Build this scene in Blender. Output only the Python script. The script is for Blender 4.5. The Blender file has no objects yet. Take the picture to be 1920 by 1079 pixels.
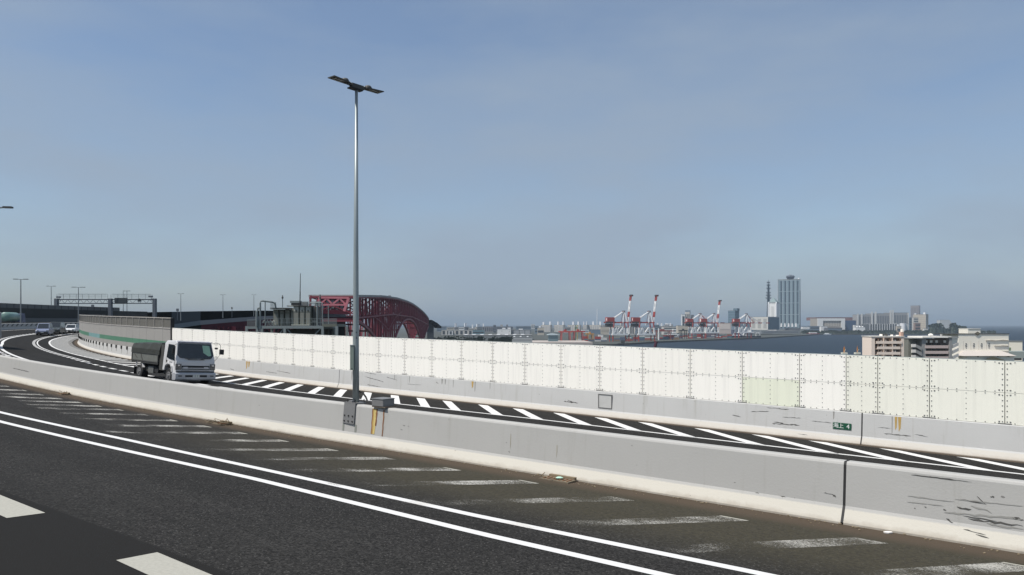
import bpy, math, random
import numpy as np
from mathutils import Vector
rad = math.radians
HAZE = 0.75e-4
random.seed(7)
C = bpy.data.collections.new("scene_collection"); bpy.context.scene.collection.children.link(C)
SC = bpy.context.scene

# ------------------------------------------------------------------ camera, sky, sun, exposure
F, PX, HY, CZ = 1387.0, 960.0, 609.0, 2.7          # focal length in pixels of the 1920 wide photo, horizon row, eye height
cd = bpy.data.cameras.new("camera"); cam = bpy.data.objects.new("camera", cd); C.objects.link(cam)
cam.location = (0, 0, CZ); cam.rotation_euler = (rad(90), 0, 0)
cd.sensor_width = 36; cd.lens = F/1920*36; cd.shift_y = (HY-539.5)/1920
cd.clip_start = 0.2; cd.clip_end = 90000
SC.camera = cam
SUN = Vector((-.50, -.27, 1.0)).normalized()
el = math.asin(SUN.z); az = math.atan2(SUN.x, SUN.y)
W = bpy.data.worlds.new("World"); SC.world = W; W.use_nodes = True
wn = W.node_tree.nodes; wl = W.node_tree.links; wn.clear()
wo = wn.new("ShaderNodeOutputWorld"); bg = wn.new("ShaderNodeBackground"); sky = wn.new("ShaderNodeTexSky")
sky.sky_type = 'NISHITA'; sky.sun_disc = False; sky.sun_elevation = el; sky.sun_rotation = az
sky.air_density = 1.0; sky.dust_density = 1.0; sky.ozone_density = 2.5; sky.altitude = 0
wtc = wn.new("ShaderNodeTexCoord"); wm = wn.new("ShaderNodeMapping"); wm.inputs["Scale"].default_value = (1.2, 1.2, 4.0)
wm.inputs["Rotation"].default_value = (rad(18), rad(-22), 0)
wnz = wn.new("ShaderNodeTexNoise"); wnz.inputs["Scale"].default_value = 1.6; wnz.inputs["Detail"].default_value = 7; wnz.inputs["Roughness"].default_value = .52
wr = wn.new("ShaderNodeMapRange"); wr.inputs["From Min"].default_value = .36; wr.inputs["From Max"].default_value = .68; wr.inputs["To Min"].default_value = .16; wr.inputs["To Max"].default_value = .88
wmx = wn.new("ShaderNodeMix"); wmx.data_type = 'RGBA'
wl.new(wtc.outputs["Generated"], wm.inputs["Vector"]); wl.new(wm.outputs[0], wnz.inputs["Vector"]); wl.new(wnz.outputs["Fac"], wr.inputs["Value"])
wl.new(wr.outputs[0], wmx.inputs["Factor"]); wl.new(sky.outputs[0], wmx.inputs["A"]); wmx.inputs["B"].default_value = (2.70, 3.32, 4.15, 1)   # thin high cloud
wl.new(wmx.outputs["Result"], bg.inputs["Color"]); bg.inputs["Strength"].default_value = 0.117
wl.new(bg.outputs[0], wo.inputs["Surface"])
sd = bpy.data.lights.new("sun", 'SUN'); sd.energy = 4.5; sd.angle = rad(.55); sd.color = (1, .95, .88)
so = bpy.data.objects.new("sun", sd); C.objects.link(so); so.rotation_euler = SUN.to_track_quat('Z', 'Y').to_euler(); so.location = (0, 0, 60)
SC.view_settings.view_transform = 'Standard'; SC.view_settings.look = 'None'; SC.view_settings.exposure = 0.1; SC.view_settings.gamma = 1
SC.render.engine = 'CYCLES'; SC.cycles.max_bounces = 6; SC.cycles.volume_bounces = 0

# ------------------------------------------------------------------ materials
MATS = {}
def mat(name, col, rough=.6, metal=0, var=.12, scale=3.0, uv=False, spec=.5, bump=0, col2=None, stretch=None, detail=4):
    """Principled with a noise that varies the base colour (an object's own mottling, not shading)."""
    if name in MATS: return MATS[name]
    m = bpy.data.materials.new(name); m.use_nodes = True; MATS[name] = m
    n = m.node_tree.nodes; l = m.node_tree.links; b = n["Principled BSDF"]
    b.inputs["Roughness"].default_value = rough; b.inputs["Metallic"].default_value = metal
    b.inputs["Specular IOR Level"].default_value = spec
    tc = n.new("ShaderNodeTexCoord"); mp = n.new("ShaderNodeMapping")
    if stretch: mp.inputs["Scale"].default_value = stretch
    l.new(tc.outputs["UV" if uv else "Object"], mp.inputs["Vector"])
    nz = n.new("ShaderNodeTexNoise"); nz.inputs["Scale"].default_value = scale; nz.inputs["Detail"].default_value = detail
    l.new(mp.outputs[0], nz.inputs["Vector"])
    mx = n.new("ShaderNodeMix"); mx.data_type = 'RGBA'
    c1 = tuple(max(0, c*(1-var)) for c in col); c2 = col2 if col2 else tuple(min(1, c*(1+var)) for c in col)
    mx.inputs["A"].default_value = (*c1, 1); mx.inputs["B"].default_value = (*c2, 1)
    l.new(nz.outputs["Fac"], mx.inputs["Factor"]); l.new(mx.outputs["Result"], b.inputs["Base Color"])
    if bump:
        bp = n.new("ShaderNodeBump"); bp.inputs["Strength"].default_value = bump; bp.inputs["Distance"].default_value = .02
        l.new(nz.outputs["Fac"], bp.inputs["Height"]); l.new(bp.outputs[0], b.inputs["Normal"])
    return m
def nd(m): return m.node_tree.nodes, m.node_tree.links, m.node_tree.nodes["Principled BSDF"]
def math_node(n, l, op, a, b=None, c=None):
    x = n.new("ShaderNodeMath"); x.operation = op
    for i, v in enumerate((a, b, c)):
        if v is None: continue
        if isinstance(v, (int, float)): x.inputs[i].default_value = v
        else: l.new(v, x.inputs[i])
    return x.outputs[0]
def rng(n, l, v, a, b, c=0., d=1.):
    x = n.new("ShaderNodeMapRange"); x.inputs["From Min"].default_value = a; x.inputs["From Max"].default_value = b
    x.inputs["To Min"].default_value = c; x.inputs["To Max"].default_value = d; l.new(v, x.inputs["Value"]); return x.outputs[0]
def mixc(n, l, f, a, b):
    x = n.new("ShaderNodeMix"); x.data_type = 'RGBA'
    if isinstance(f, float): x.inputs["Factor"].default_value = f
    else: l.new(f, x.inputs["Factor"])
    for k, v in (("A", a), ("B", b)):
        if isinstance(v, tuple): x.inputs[k].default_value = (*v, 1)
        else: l.new(v, x.inputs[k])
    return x.outputs["Result"]
def noise(n, l, vec, scale, detail=3, rough=.5, stretch=None):
    if stretch:
        mp = n.new("ShaderNodeMapping"); mp.inputs["Scale"].default_value = stretch; l.new(vec, mp.inputs["Vector"]); vec = mp.outputs[0]
    z = n.new("ShaderNodeTexNoise"); z.inputs["Scale"].default_value = scale; z.inputs["Detail"].default_value = detail; z.inputs["Roughness"].default_value = rough
    l.new(vec, z.inputs["Vector"]); return z.outputs["Fac"]

def asphalt(name, base, grain, dust_col, dust_w, sign, lane=None, olive=False):
    """UV: u = metres along the road, v = metres from the median barrier (near) or wall (far)."""
    m = bpy.data.materials.new(name); m.use_nodes = True; MATS[name] = m
    n, l, b = nd(m); b.inputs["Roughness"].default_value = .92; b.inputs["Specular IOR Level"].default_value = .12
    tc = n.new("ShaderNodeTexCoord"); uv = tc.outputs["UV"]; sx = n.new("ShaderNodeSeparateXYZ"); l.new(uv, sx.inputs[0]); v = sx.outputs["Y"]
    g = noise(n, l, uv, 45, 2, .8); g2 = noise(n, l, uv, .35, 4); g3 = noise(n, l, uv, 14, 3, .6)
    gr = rng(n, l, g, .34, .68)
    c = mixc(n, l, gr, tuple(x*(1-grain) for x in base), tuple(x*(1+grain) for x in base))
    st_ = n.new("ShaderNodeTexVoronoi"); st_.inputs["Scale"].default_value = 38; l.new(uv, st_.inputs["Vector"]); sr_ = n.new("ShaderNodeSeparateColor"); l.new(st_.outputs["Color"], sr_.inputs[0])
    c = mixc(n, l, rng(n, l, sr_.outputs[0], .25, 1.0, 0, .8), c, tuple(x*2.9 for x in base)); c = mixc(n, l, rng(n, l, sr_.outputs[1], .5, 1.0, 0, .7), c, tuple(x*.15 for x in base))
    c = mixc(n, l, rng(n, l, noise(n, l, uv, 3.2, 5, .7), .42, .66, 0, .38), c, tuple(x*1.5 for x in base)); c = mixc(n, l, rng(n, l, g2, .40, .62, 0, .35), c, tuple(x*.66 for x in base))
    tr = noise(n, l, uv, .9, 3, .5, (.06, 1.4, 1))                      # wheel tracks along the lane
    c = mixc(n, l, rng(n, l, tr, .4, .62, 0, .35), c, tuple(x*.62 for x in base))
    vor = n.new("ShaderNodeTexVoronoi"); vor.inputs["Scale"].default_value = 16; l.new(uv, vor.inputs["Vector"])
    spk = math_node(n, l, 'LESS_THAN', vor.outputs["Distance"], .17)
    spk = math_node(n, l, 'MULTIPLY', spk, math_node(n, l, 'GREATER_THAN', g2, .47))
    c = mixc(n, l, math_node(n, l, 'MULTIPLY', spk, .8), c, tuple(x*4.2 for x in base))
    if olive:
        f = math_node(n, l, 'MULTIPLY', rng(n, l, v, 3.6, 2.2), rng(n, l, sx.outputs["X"], -6, -17))
        f = math_node(n, l, 'MULTIPLY', f, rng(n, l, g3, .3, .8, .3, .9))
        c = mixc(n, l, f, c, (.068, .061, .040))
    if lane:
        f = rng(n, l, v, lane-.02, lane+.02)
        c = mixc(n, l, f, c, tuple(x*.72 for x in base))
    e = math_node(n, l, 'ADD', v, math_node(n, l, 'MULTIPLY', math_node(n, l, 'SUBTRACT', g3, .5), .55))
    c = mixc(n, l, rng(n, l, e, dust_w*1.15, dust_w*.55, 0, .93), c, dust_col)
    l.new(c, b.inputs["Base Color"])
    bp = n.new("ShaderNodeBump"); bp.inputs["Strength"].default_value = .5; bp.inputs["Distance"].default_value = .01; l.new(g, bp.inputs["Height"]); l.new(bp.outputs[0], b.inputs["Normal"])
    return m
def concrete(name, base, cream, split, dirt, streak=.5):
    """UV: u = metres along, v = metres up the profile.  Rain streaks, blotches, dusty foot."""
    m = bpy.data.materials.new(name); m.use_nodes = True; MATS[name] = m
    n, l, b = nd(m); b.inputs["Roughness"].default_value = .85
    tc = n.new("ShaderNodeTexCoord"); uv = tc.outputs["UV"]; sx = n.new("ShaderNodeSeparateXYZ"); l.new(uv, sx.inputs[0]); v = sx.outputs["Y"]
    big = noise(n, l, uv, .55, 5, .55); st = noise(n, l, uv, 2.2, 4, .6, (2.2, .16, 1)); fine = noise(n, l, uv, 24, 3, .7)
    c = mixc(n, l, big, tuple(x*.90 for x in base), tuple(x*1.08 for x in base))
    c = mixc(n, l, math_node(n, l, 'MULTIPLY', rng(n, l, st, .56, .78), streak), c, tuple(x*.72 for x in (base[0], base[1]*.98, base[2]*.9)))
    ed = math_node(n, l, 'ADD', v, math_node(n, l, 'MULTIPLY', math_node(n, l, 'SUBTRACT', fine, .5), .03))
    c = mixc(n, l, rng(n, l, ed, split+.012, split-.012), c, mixc(n, l, big, tuple(x*.92 for x in cream), cream))
    dn = noise(n, l, uv, 3.2, 4, .7)
    dd = math_node(n, l, 'ADD', v, math_node(n, l, 'MULTIPLY', math_node(n, l, 'SUBTRACT', dn, .5), .22))
    c = mixc(n, l, rng(n, l, dd, .16, -.02, 0, .8), c, dirt)
    pit = math_node(n, l, 'GREATER_THAN', noise(n, l, uv, 7.5, 2, .4, (1, 1.6, 1)), .765)
    c = mixc(n, l, math_node(n, l, 'MULTIPLY', pit, .65), c, (.09, .085, .08))
    l.new(c, b.inputs["Base Color"])
    bp = n.new("ShaderNodeBump"); bp.inputs["Strength"].default_value = .25; bp.inputs["Distance"].default_value = .01; l.new(fine, bp.inputs["Height"]); l.new(bp.outputs[0], b.inputs["Normal"])
    return m
def worn(name, paint, under, thr, soft=.1):
    m = bpy.data.materials.new(name); m.use_nodes = True; MATS[name] = m
    n, l, b = nd(m); b.inputs["Roughness"].default_value = .9; b.inputs["Specular IOR Level"].default_value = .2
    tc = n.new("ShaderNodeTexCoord"); uv = tc.outputs["UV"]
    a = noise(n, l, uv, 1.3, 3, .5); f = noise(n, l, uv, 30, 5, .9)
    sx = n.new("ShaderNodeSeparateXYZ"); l.new(uv, sx.inputs[0])
    e = math_node(n, l, 'ADD', math_node(n, l, 'MULTIPLY', a, .60), math_node(n, l, 'MULTIPLY', f, 1.15))
    e = math_node(n, l, 'ADD', e, math_node(n, l, 'MULTIPLY', sx.outputs["Y"], -.05))     # v: metres back from the stripe's tip
    b.inputs["Base Color"].default_value = (*paint, 1)
    tr = n.new("ShaderNodeBsdfTransparent"); mx = n.new("ShaderNodeMixShader"); l.new(rng(n, l, e, thr-soft, thr+soft), mx.inputs[0])
    l.new(tr.outputs[0], mx.inputs[1]); l.new(b.outputs[0], mx.inputs[2]); l.new(mx.outputs[0], n["Material Output"].inputs["Surface"])   # paint worn through to the road
    return m
WHITE_LINE = mat("road_paint", (.66, .655, .64), .75, var=.16, scale=26, uv=True, detail=6)
PAINT_OLD = mat("old_road_paint", (.37, .36, .31), .8, var=.2, scale=22, uv=True)
ASPH = asphalt("asphalt_near", (.023, .0222, .0208), .8, (.078, .060, .044), .66, 1, lane=7.62, olive=True)
ASPH2 = asphalt("asphalt_far", (.017, .0165, .0155), .3, (.09, .07, .052), .42, 1)
WORN = worn("worn_paint", (.42, .41, .37), (.030, .028, .022), .885, .07)
WORN2 = worn("worn_paint_light", (.5, .49, .45), (.026, .025, .022), .875, .07)
CONC = concrete("barrier_concrete", (.40, .395, .375), (.54, .515, .45), .30, (.20, .15, .10), .45)
CONCF = concrete("wall_base_concrete", (.50, .50, .485), (.53, .505, .455), .27, (.34, .28, .22), .8)
CONCD = mat("deck_concrete", (.30, .30, .29), .85, var=.2, scale=.6)
def panel_mat(name, col):
    m = mat(name, col, .5, var=.02, scale=.7); n, l, b = nd(m); src = b.inputs["Base Color"].links[0].from_socket
    oi = n.new("ShaderNodeObjectInfo"); tc = n.new("ShaderNodeTexCoord")
    c = mixc(n, l, rng(n, l, oi.outputs["Random"], 0, 1, 0, .10), src, tuple(x*y for x, y in zip(col, (.80, .78, .70))))
    st = noise(n, l, tc.outputs["Object"], 2.5, 4, .65, (3, 3, .12)); c = mixc(n, l, rng(n, l, st, .5, .78, 0, .42), c, tuple(x*.72 for x in col))
    l.new(c, b.inputs["Base Color"]); return m
WPANEL = panel_mat("white_panel", (.92, .895, .825))
CPANEL = panel_mat("cream_panel", (.84, .83, .73))
GPANEL = panel_mat("green_tint_panel", (.80, .82, .67))
BOLT = mat("bolt_steel", (.15, .15, .145), .6)
POST = mat("panel_post", (.36, .36, .34), .6)
GWALL = mat("grey_wall", (.30, .29, .27), .7, var=.08, scale=.5)
GREEN = mat("green_band", (.07, .19, .12), .6, var=.15, scale=.3)
TEAL = mat("teal_band", (.16, .30, .30), .6, var=.2, scale=.4)
FENCE = mat("fence_frame", (.36, .34, .31), .6)
FENCEM = mat("fence_fill", (.12, .115, .10), .7, var=.2, scale=2)
GALV = mat("galvanised_steel", (.30, .34, .34), .42, metal=.35, var=.16, scale=2.0, stretch=(3, 3, .35))
GALVG = mat("painted_grey_steel", (.17, .17, .168), .55, var=.08, scale=3)
GALVD = mat("dark_steel", (.055, .055, .05), .6, var=.2)
BLACK = mat("black_rubber", (.018, .018, .018), .7)
RED = mat("bridge_red", (.20, .025, .042), .6, var=.25, scale=.15)
PINK = mat("bridge_red_sunlit", (.50, .16, .19), .6, var=.15, scale=.3)  # lighter copy of the bridge red, sunlight put into the colour
CRED = mat("crane_red", (.40, .06, .045), .55, var=.15, scale=.1)
CWHITE = mat("crane_white", (.80, .80, .78), .5, var=.08, scale=.1)
TWHITE = mat("truck_white", (.56, .56, .56), .28, var=.02, spec=.5)
CHROME = mat("silver_trim", (.55, .56, .58), .25, metal=.8)
GLASS_D = mat("dark_glass", (.015, .02, .024), .08, spec=.8)
GLASS_G = mat("green_glass", (.30, .48, .34), .2, var=.05)
TARP = mat("olive_tarp", (.030, .032, .025), .6, var=.3, scale=2.5, bump=.6)
BEDG = mat("bed_grey", (.13, .135, .12), .55, var=.3, scale=4)
RUST = mat("rust_stain", (.42, .28, .09), .9, var=.35, scale=9, stretch=(4, 4, .6))
RUSTD = mat("rust_dark", (.20, .09, .04), .9, var=.4, scale=9)
SCUFF = mat("black_scuff", (.075, .072, .065), .85, var=.5, scale=14)
SCUFFL = mat("grey_scuff", (.27, .265, .245), .85, var=.25, scale=10)
LEAF = mat("dark_foliage", (.07, .09, .065), .9, var=.4, scale=.08)

# ------------------------------------------------------------------ mesh builder
class MB:
    def __init__(self): self.v = []; self.f = []; self.m = []; self.uv = []; self.mats = []
    def mi(self, m):
        if m not in self.mats: self.mats.append(m)
        return self.mats.index(m)
    def face(self, pts, m, uv=None):
        i = len(self.v); self.v += [tuple(p) for p in pts]; self.f.append(tuple(range(i, i+len(pts)))); self.m.append(self.mi(m))
        self.uv.append(uv if uv else [(0, 0)]*len(pts)); return self
    def box8(self, p, m):
        """p: 4 bottom points then 4 top points (counter-clockwise from above)."""
        i = len(self.v); self.v += [tuple(q) for q in p]; k = self.mi(m)
        for f in ((3, 2, 1, 0), (4, 5, 6, 7), (0, 1, 5, 4), (1, 2, 6, 5), (2, 3, 7, 6), (3, 0, 4, 7)):
            self.f.append(tuple(i+j for j in f)); self.m.append(k); self.uv.append([(0, 0)]*4)
        return self
    def box(self, x0, x1, y0, y1, z0, z1, m):
        return self.box8([(x0, y0, z0), (x1, y0, z0), (x1, y1, z0), (x0, y1, z0), (x0, y0, z1), (x1, y0, z1), (x1, y1, z1), (x0, y1, z1)], m)
    def bar(self, a, b, w, m, h=None):
        a = Vector(a); b = Vector(b); d = (b-a)
        if d.length < 1e-6: return self
        d.normalize(); up = Vector((0, 0, 1)) if abs(d.z) < .9 else Vector((0, 1, 0))
        s = d.cross(up).normalized()*w/2; u = s.cross(d).normalized()*(h or w)/2
        return self.box8([a-s-u, a+s-u, b+s-u, b-s-u, a-s+u, a+s+u, b+s+u, b-s+u], m)
    def tube(self, pts, r, m, n=10, caps=True):
        """tube through pts; r a number or one per point"""
        pts = [Vector(p) for p in pts]; k = self.mi(m); rings = []
        for i, p in enumerate(pts):
            d = (pts[min(i+1, len(pts)-1)]-pts[max(i-1, 0)]).normalized()
            up = Vector((0, 0, 1)) if abs(d.z) < .9 else Vector((1, 0, 0))
            s = d.cross(up).normalized(); u = s.cross(d); rr = r[i] if isinstance(r, (list, tuple)) else r
            b = len(self.v); self.v += [tuple(p+(s*math.cos(2*math.pi*j/n)+u*math.sin(2*math.pi*j/n))*rr) for j in range(n)]; rings.append(b)
        for a, b in zip(rings, rings[1:]):
            for j in range(n):
                self.f.append((a+j, a+(j+1) % n, b+(j+1) % n, b+j)); self.m.append(k); self.uv.append([(0, 0)]*4)
        if caps:
            self.f.append(tuple(rings[0]+j for j in range(n))[::-1]); self.m.append(k); self.uv.append([(0, 0)]*n)
            self.f.append(tuple(rings[-1]+j for j in range(n))); self.m.append(k); self.uv.append([(0, 0)]*n)
        return self
    def prism(self, prof, y0, y1, m, top=None):
        """polygon prof in x-z, extruded in y; top: y inset per vertex"""
        i = len(self.v); n = len(prof); k = self.mi(m); t = top or [0]*n
        self.v += [(x, y0+t[j], z) for j, (x, z) in enumerate(prof)] + [(x, y1-t[j], z) for j, (x, z) in enumerate(prof)]
        self.f.append(tuple(i+j for j in range(n))); self.f.append(tuple(i+n+j for j in range(n))[::-1])
        self.m += [k, k]; self.uv += [[(0, 0)]*n]*2
        for j in range(n):
            q = (j+1) % n; self.f.append((i+q, i+j, i+n+j, i+n+q)); self.m.append(k); self.uv.append([(0, 0)]*4)
        return self
    def lathe(self, prof, cx, cy, m, n=12):
        return self.tube([(cx, cy, z) for r, z in prof], [r for r, z in prof], m, n)
    def build(self, name, parent=None, off=(0, 0, 0), rz=0, smooth=False, loc=None):
        me = bpy.data.meshes.new(name); o = Vector(off); c, s = math.cos(-rz), math.sin(-rz)
        vv = []
        for p in self.v:
            x, y, z = p[0]-o.x, p[1]-o.y, p[2]-o.z; vv.append((x*c-y*s, x*s+y*c, z))
        me.from_pydata(vv, [], self.f)
        for m in self.mats: me.materials.append(m)
        me.polygons.foreach_set("material_index", self.m)
        if any(u != (0, 0) for q in self.uv for u in q):
            ul = me.uv_layers.new(name="UVMap"); flat = [c for q in self.uv for u in q for c in u]; ul.data.foreach_set("uv", flat)
        if smooth: me.polygons.foreach_set("use_smooth", [True]*len(me.polygons))
        me.update()
        ob = bpy.data.objects.new(name, me); C.objects.link(ob)
        if parent: ob.parent = parent
        if loc: ob.location = loc
        return ob
def bevel(o, w=.03, seg=2):
    b = o.modifiers.new("bevel", 'BEVEL'); b.width = w; b.segments = seg; b.limit_method = 'ANGLE'; b.angle_limit = rad(35); return o
def tag(o, label=None, cat=None, group=None, kind=None):
    if label: o['label'] = label
    if cat: o['category'] = cat
    if group: o['group'] = group
    if kind: o['kind'] = kind
    return o
def thing(name, label, cat, loc=(0, 0, 0), rz=0, group=None):
    o = bpy.data.objects.new(name, None); C.objects.link(o); o.location = loc; o.rotation_euler = (0, 0, rz); o.empty_display_size = .5
    return tag(o, label, cat, group)
def dup(o, loc, rz, label, scale=None):
    def cp(a, par):
        c = a.copy(); C.objects.link(c)
        if par: c.parent = par
        for ch in [x for x in list(C.objects) if x.parent == a]: cp(ch, c)
        return c
    r = cp(o, None); r.location = loc; r.rotation_euler = (0, 0, rz); r['label'] = label
    if scale: r.scale = scale
    return r
def P(x, y, d): return Vector(((x-PX)/F*d, d, CZ+(HY-y)/F*d))      # the point d metres away seen at a pixel of the photo

# ------------------------------------------------------------------ road geometry: s = metres along the wall, p = metres from it towards the bus
B0 = np.array([-5.8, 35.6]); T0 = np.array([-.7809, .6247]); N0 = np.array([.6247, .7809]); RR = 198.; CC = B0+RR*N0
sg = np.arange(-80, 300.01, .5)
zg = np.interp(sg, [-80, -25, -10, 0, 16, 32, 72, 105, 150, 260, 300], [-4.4, -3.70, -3.48, -3.34, -3.08, -2.80, -2.2, -1.85, -1.5, -.9, -.7])
k_ = np.ones(13)/13; zg = np.convolve(np.pad(zg, 6, mode='edge'), k_, mode='valid')
kk = np.clip((sg+12)/38, 0, 1); kk = kk*kk*(3-2*kk); cg = .05+.028*kk
def zrel(s, p): return float(np.interp(s, sg, zg)+np.interp(s, sg, cg)*p)
def XY(s, p):
    if s < 0: q = B0+s*T0-p*N0; return float(q[0]), float(q[1])
    a = -s/RR; c, d = math.cos(a), math.sin(a); vx, vy = -N0
    return float(CC[0]+(RR+p)*(c*vx-d*vy)), float(CC[1]+(RR+p)*(d*vx+c*vy))
def W3(s, p, h=0): x, y = XY(s, p); return Vector((x, y, CZ+zrel(s, p)+h))
def heading(s): a = -max(s, 0)/RR; c, d = math.cos(a), math.sin(a); return math.atan2(d*T0[0]+c*T0[1], c*T0[0]-d*T0[1])   # direction of growing s
def inv(x, y):
    v = np.array([x, y])-CC; a = -N0; phi = -math.atan2(a[0]*v[1]-a[1]*v[0], a@v)
    if phi >= 0: return RR*phi, float(np.hypot(*v)-RR)
    q = np.array([x, y])-B0; return float(q@T0), float(-(q@N0))
def PN(s): return 13.3+(.05*s if s < 0 else min(.02*s, .3))         # foot of the median barrier, bus side
BW = .62                                                              # width of the median barrier
def srange(a, b, st): n = max(1, int(round((b-a)/st))); return [a+(b-a)*i/n for i in range(n+1)]
def ribbon(mb, ss, fa, fb, m, dz=.004, np_=1, uvf=None):
    for s0, s1 in zip(ss, ss[1:]):
        for j in range(np_):
            q = []; uv = []
            for s, t in ((s0, j/np_), (s1, j/np_), (s1, (j+1)/np_), (s0, (j+1)/np_)):
                p = fa(s)+(fb(s)-fa(s))*t; q.append(W3(s, p, dz)); uv.append(uvf(s, p) if uvf else (s, p))
            mb.face(q[::-1], m, uv[::-1])
def con(v): return lambda s: v
def tab(xs, ys): return lambda s: float(np.interp(s, xs, ys))

# ------------------------------------------------------------------ ground, sea
sea = MB()
for (a, b) in ((-60000, 60000),):
    sea.face([(-60000, -20000, -36), (60000, -20000, -36), (60000, 60000, -36), (-60000, 60000, -36)], None or mat("sea_water", (.012, .022, .034), .5, var=.25, scale=.004, bump=0, spec=.12))
sea = sea.build("sea"); tag(sea, kind='structure')
SM = MATS["sea_water"]; n, l, b = nd(SM)
tc = n.new("ShaderNodeTexCoord"); h1 = noise(n, l, tc.outputs["Object"], .06, 5, .65, (1, .5, 1)); bp = n.new("ShaderNodeBump"); bp.inputs["Strength"].default_value = .6; bp.inputs["Distance"].default_value = 2.5
l.new(h1, bp.inputs["Height"]); l.new(bp.outputs[0], b.inputs["Normal"])
LAND = [(-9000, -3000), (3000, -3000), (3000, 200), (560, 480), (150, 700), (60, 1300), (183, 1345), (321, 1590), (690, 2036), (1183, 2828), (1880, 2850), (2250, 3500), (3000, 4700), (1500, 9000), (-9000, 9000)]
g = MB(); GM = mat("port_ground", (.055, .06, .05), .95, var=.4, scale=.01)
g.face([(x, y, -33) for x, y in LAND], GM)
for (x0, y0), (x1, y1) in zip(LAND, LAND[1:]+LAND[:1]): g.face([(x0, y0, -37), (x1, y1, -37), (x1, y1, -33), (x0, y0, -33)], mat("quay_wall", (.07, .065, .055), .9, scale=.05))
tag(g.build("ground"), kind='structure')

# ------------------------------------------------------------------ roads
OUT = 24.9
r = MB(); ss = srange(-46, 184, .5)
ribbon(r, ss, PN, con(OUT), ASPH, 0, 6, lambda s, p: (s, p-PN(s)))
near = r.build("road"); tag(near, kind='structure')
d = MB()
for s0, s1 in zip(srange(-46, 196, 4), srange(-46, 196, 4)[1:]):
    for pa, pb in ((-.5 if s1 < 159 else 13.2 if s1 < 186 else 20, OUT+.5),):
        d.box8([W3(s0, pb, -1.9), W3(s0, pa, -1.9), W3(s1, pa, -1.9), W3(s1, pb, -1.9), W3(s0, pb, -.08), W3(s0, pa, -.08), W3(s1, pa, -.08), W3(s1, pb, -.08)], CONCD)
dk = d.build("deck_structure"); tag(dk, kind='structure')
r = MB(); ribbon(r, srange(-46, 157, .5), con(-.35), lambda s: PN(s)-BW, ASPH2, 0, 6, lambda s, p: (s, p+.0))
far = r.build("opposite_road"); tag(far, kind='structure')
def mark(name, mb, par): return mb.build(name, par)
# near carriageway: double solid line, dashes, worn hatching
U = tab([-46, -26, -23.7, -19.6, -14.2, -9.3, -2.7, 5, 60, 240], [15.2, 15.55, 15.65, 15.98, 16.22, 16.45, 16.95, 17.2, 17.4, 17.4])
m = MB(); ribbon(m, srange(-46, 183, .5), lambda s: U(s)-.085, lambda s: U(s)+.085, WHITE_LINE); mark("solid_line", m, near)
U2 = tab([-46, -26, -22.9, -20.3, -15.1, -11, -4.8, 5, 60, 240], [16.0, 16.35, 16.55, 16.72, 16.85, 17.14, 17.58, 17.85, 18.05, 18.05])
m = MB(); ribbon(m, srange(-46, 183, .5), lambda s: U2(s)-.085, lambda s: U2(s)+.085, WHITE_LINE); mark("solid_line", m, near)
DL = tab([-36, -18.35, -15.6, -10, 10], [19.9, 20.12, 20.31, 20.5, 20.8])
for a, b_ in ((-15.6, -10.5), (-24.9, -18.35), (-34, -28), (-6, 0), (4, 10)):
    m = MB(); ribbon(m, srange(a, b_, .5), lambda s: DL(s), lambda s: DL(s)+.45, PAINT_OLD); mark("lane_dash", m, near)
m = MB(); ribbon(m, srange(-46, 183, 1), con(23.6), con(23.75), WHITE_LINE); mark("edge_line", m, near)
tips = [(-27.95, 12.6, 3.2), (-25.98, 12.75, 3.2), (-24.21, 12.87, 3.2), (-22.3, 13.05, 3.2), (-20.36, 13.12, 3.3), (-18.38, 13.16, 3.2), (-16.54, 13.28, 3.0), (-14.77, 13.39, 2.7), (-13.1, 13.6, 3.0),
        (-11.26, 13.63, 2.9), (-9.53, 13.66, 2.8), (-7.9, 13.72, 2.2), (-6.25, 13.8, 2.2), (-4.64, 13.83, 2.0), (-3.11, 13.9, 2.0), (-1.83, 14.0, 1.8), (-.54, 14.06, 1.6), (.8, 14.15, 1.5), (2.2, 14.2, 1.4), (3.8, 14.2, 1.4), (5.6, 14.2, 1.4), (7.4, 14.3, 1.4), (9.2, 14.3, 1.4)]
for i, (s, p, L) in enumerate(tips):
    m = MB(); w = .22; uo = i*3.7
    dx, dp = (.56, .83)
    L *= 1.12; a = Vector((s, p)); e = a+Vector((dx, dp))*L; sd_ = Vector((1, 0))*w
    N = 6
    for j in range(N):
        q0 = a+(e-a)*j/N; q1 = a+(e-a)*(j+1)/N
        pts = [q0-sd_/1, q0+sd_/1, q1+sd_/1, q1-sd_/1]; uvs = [(uo, j*L/N), (uo+2*w, j*L/N), (uo+2*w, (j+1)*L/N), (uo, (j+1)*L/N)]
        m.face([W3(x[0], x[1], .004) for x in pts], WORN if i < 5 or i in (8, 9, 12) else WORN2, uvs)
    mark("worn_stripe", m, near)
    if random.random() < .5:
        m = MB(); m.face([W3(s-.22, p-.0, .006), W3(s+.22, p-.0, .006), W3(s+.25, p+.05, .006), W3(s-.19, p+.05, .006)], PAINT_OLD); mark("stripe_tip", m, near)
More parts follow.
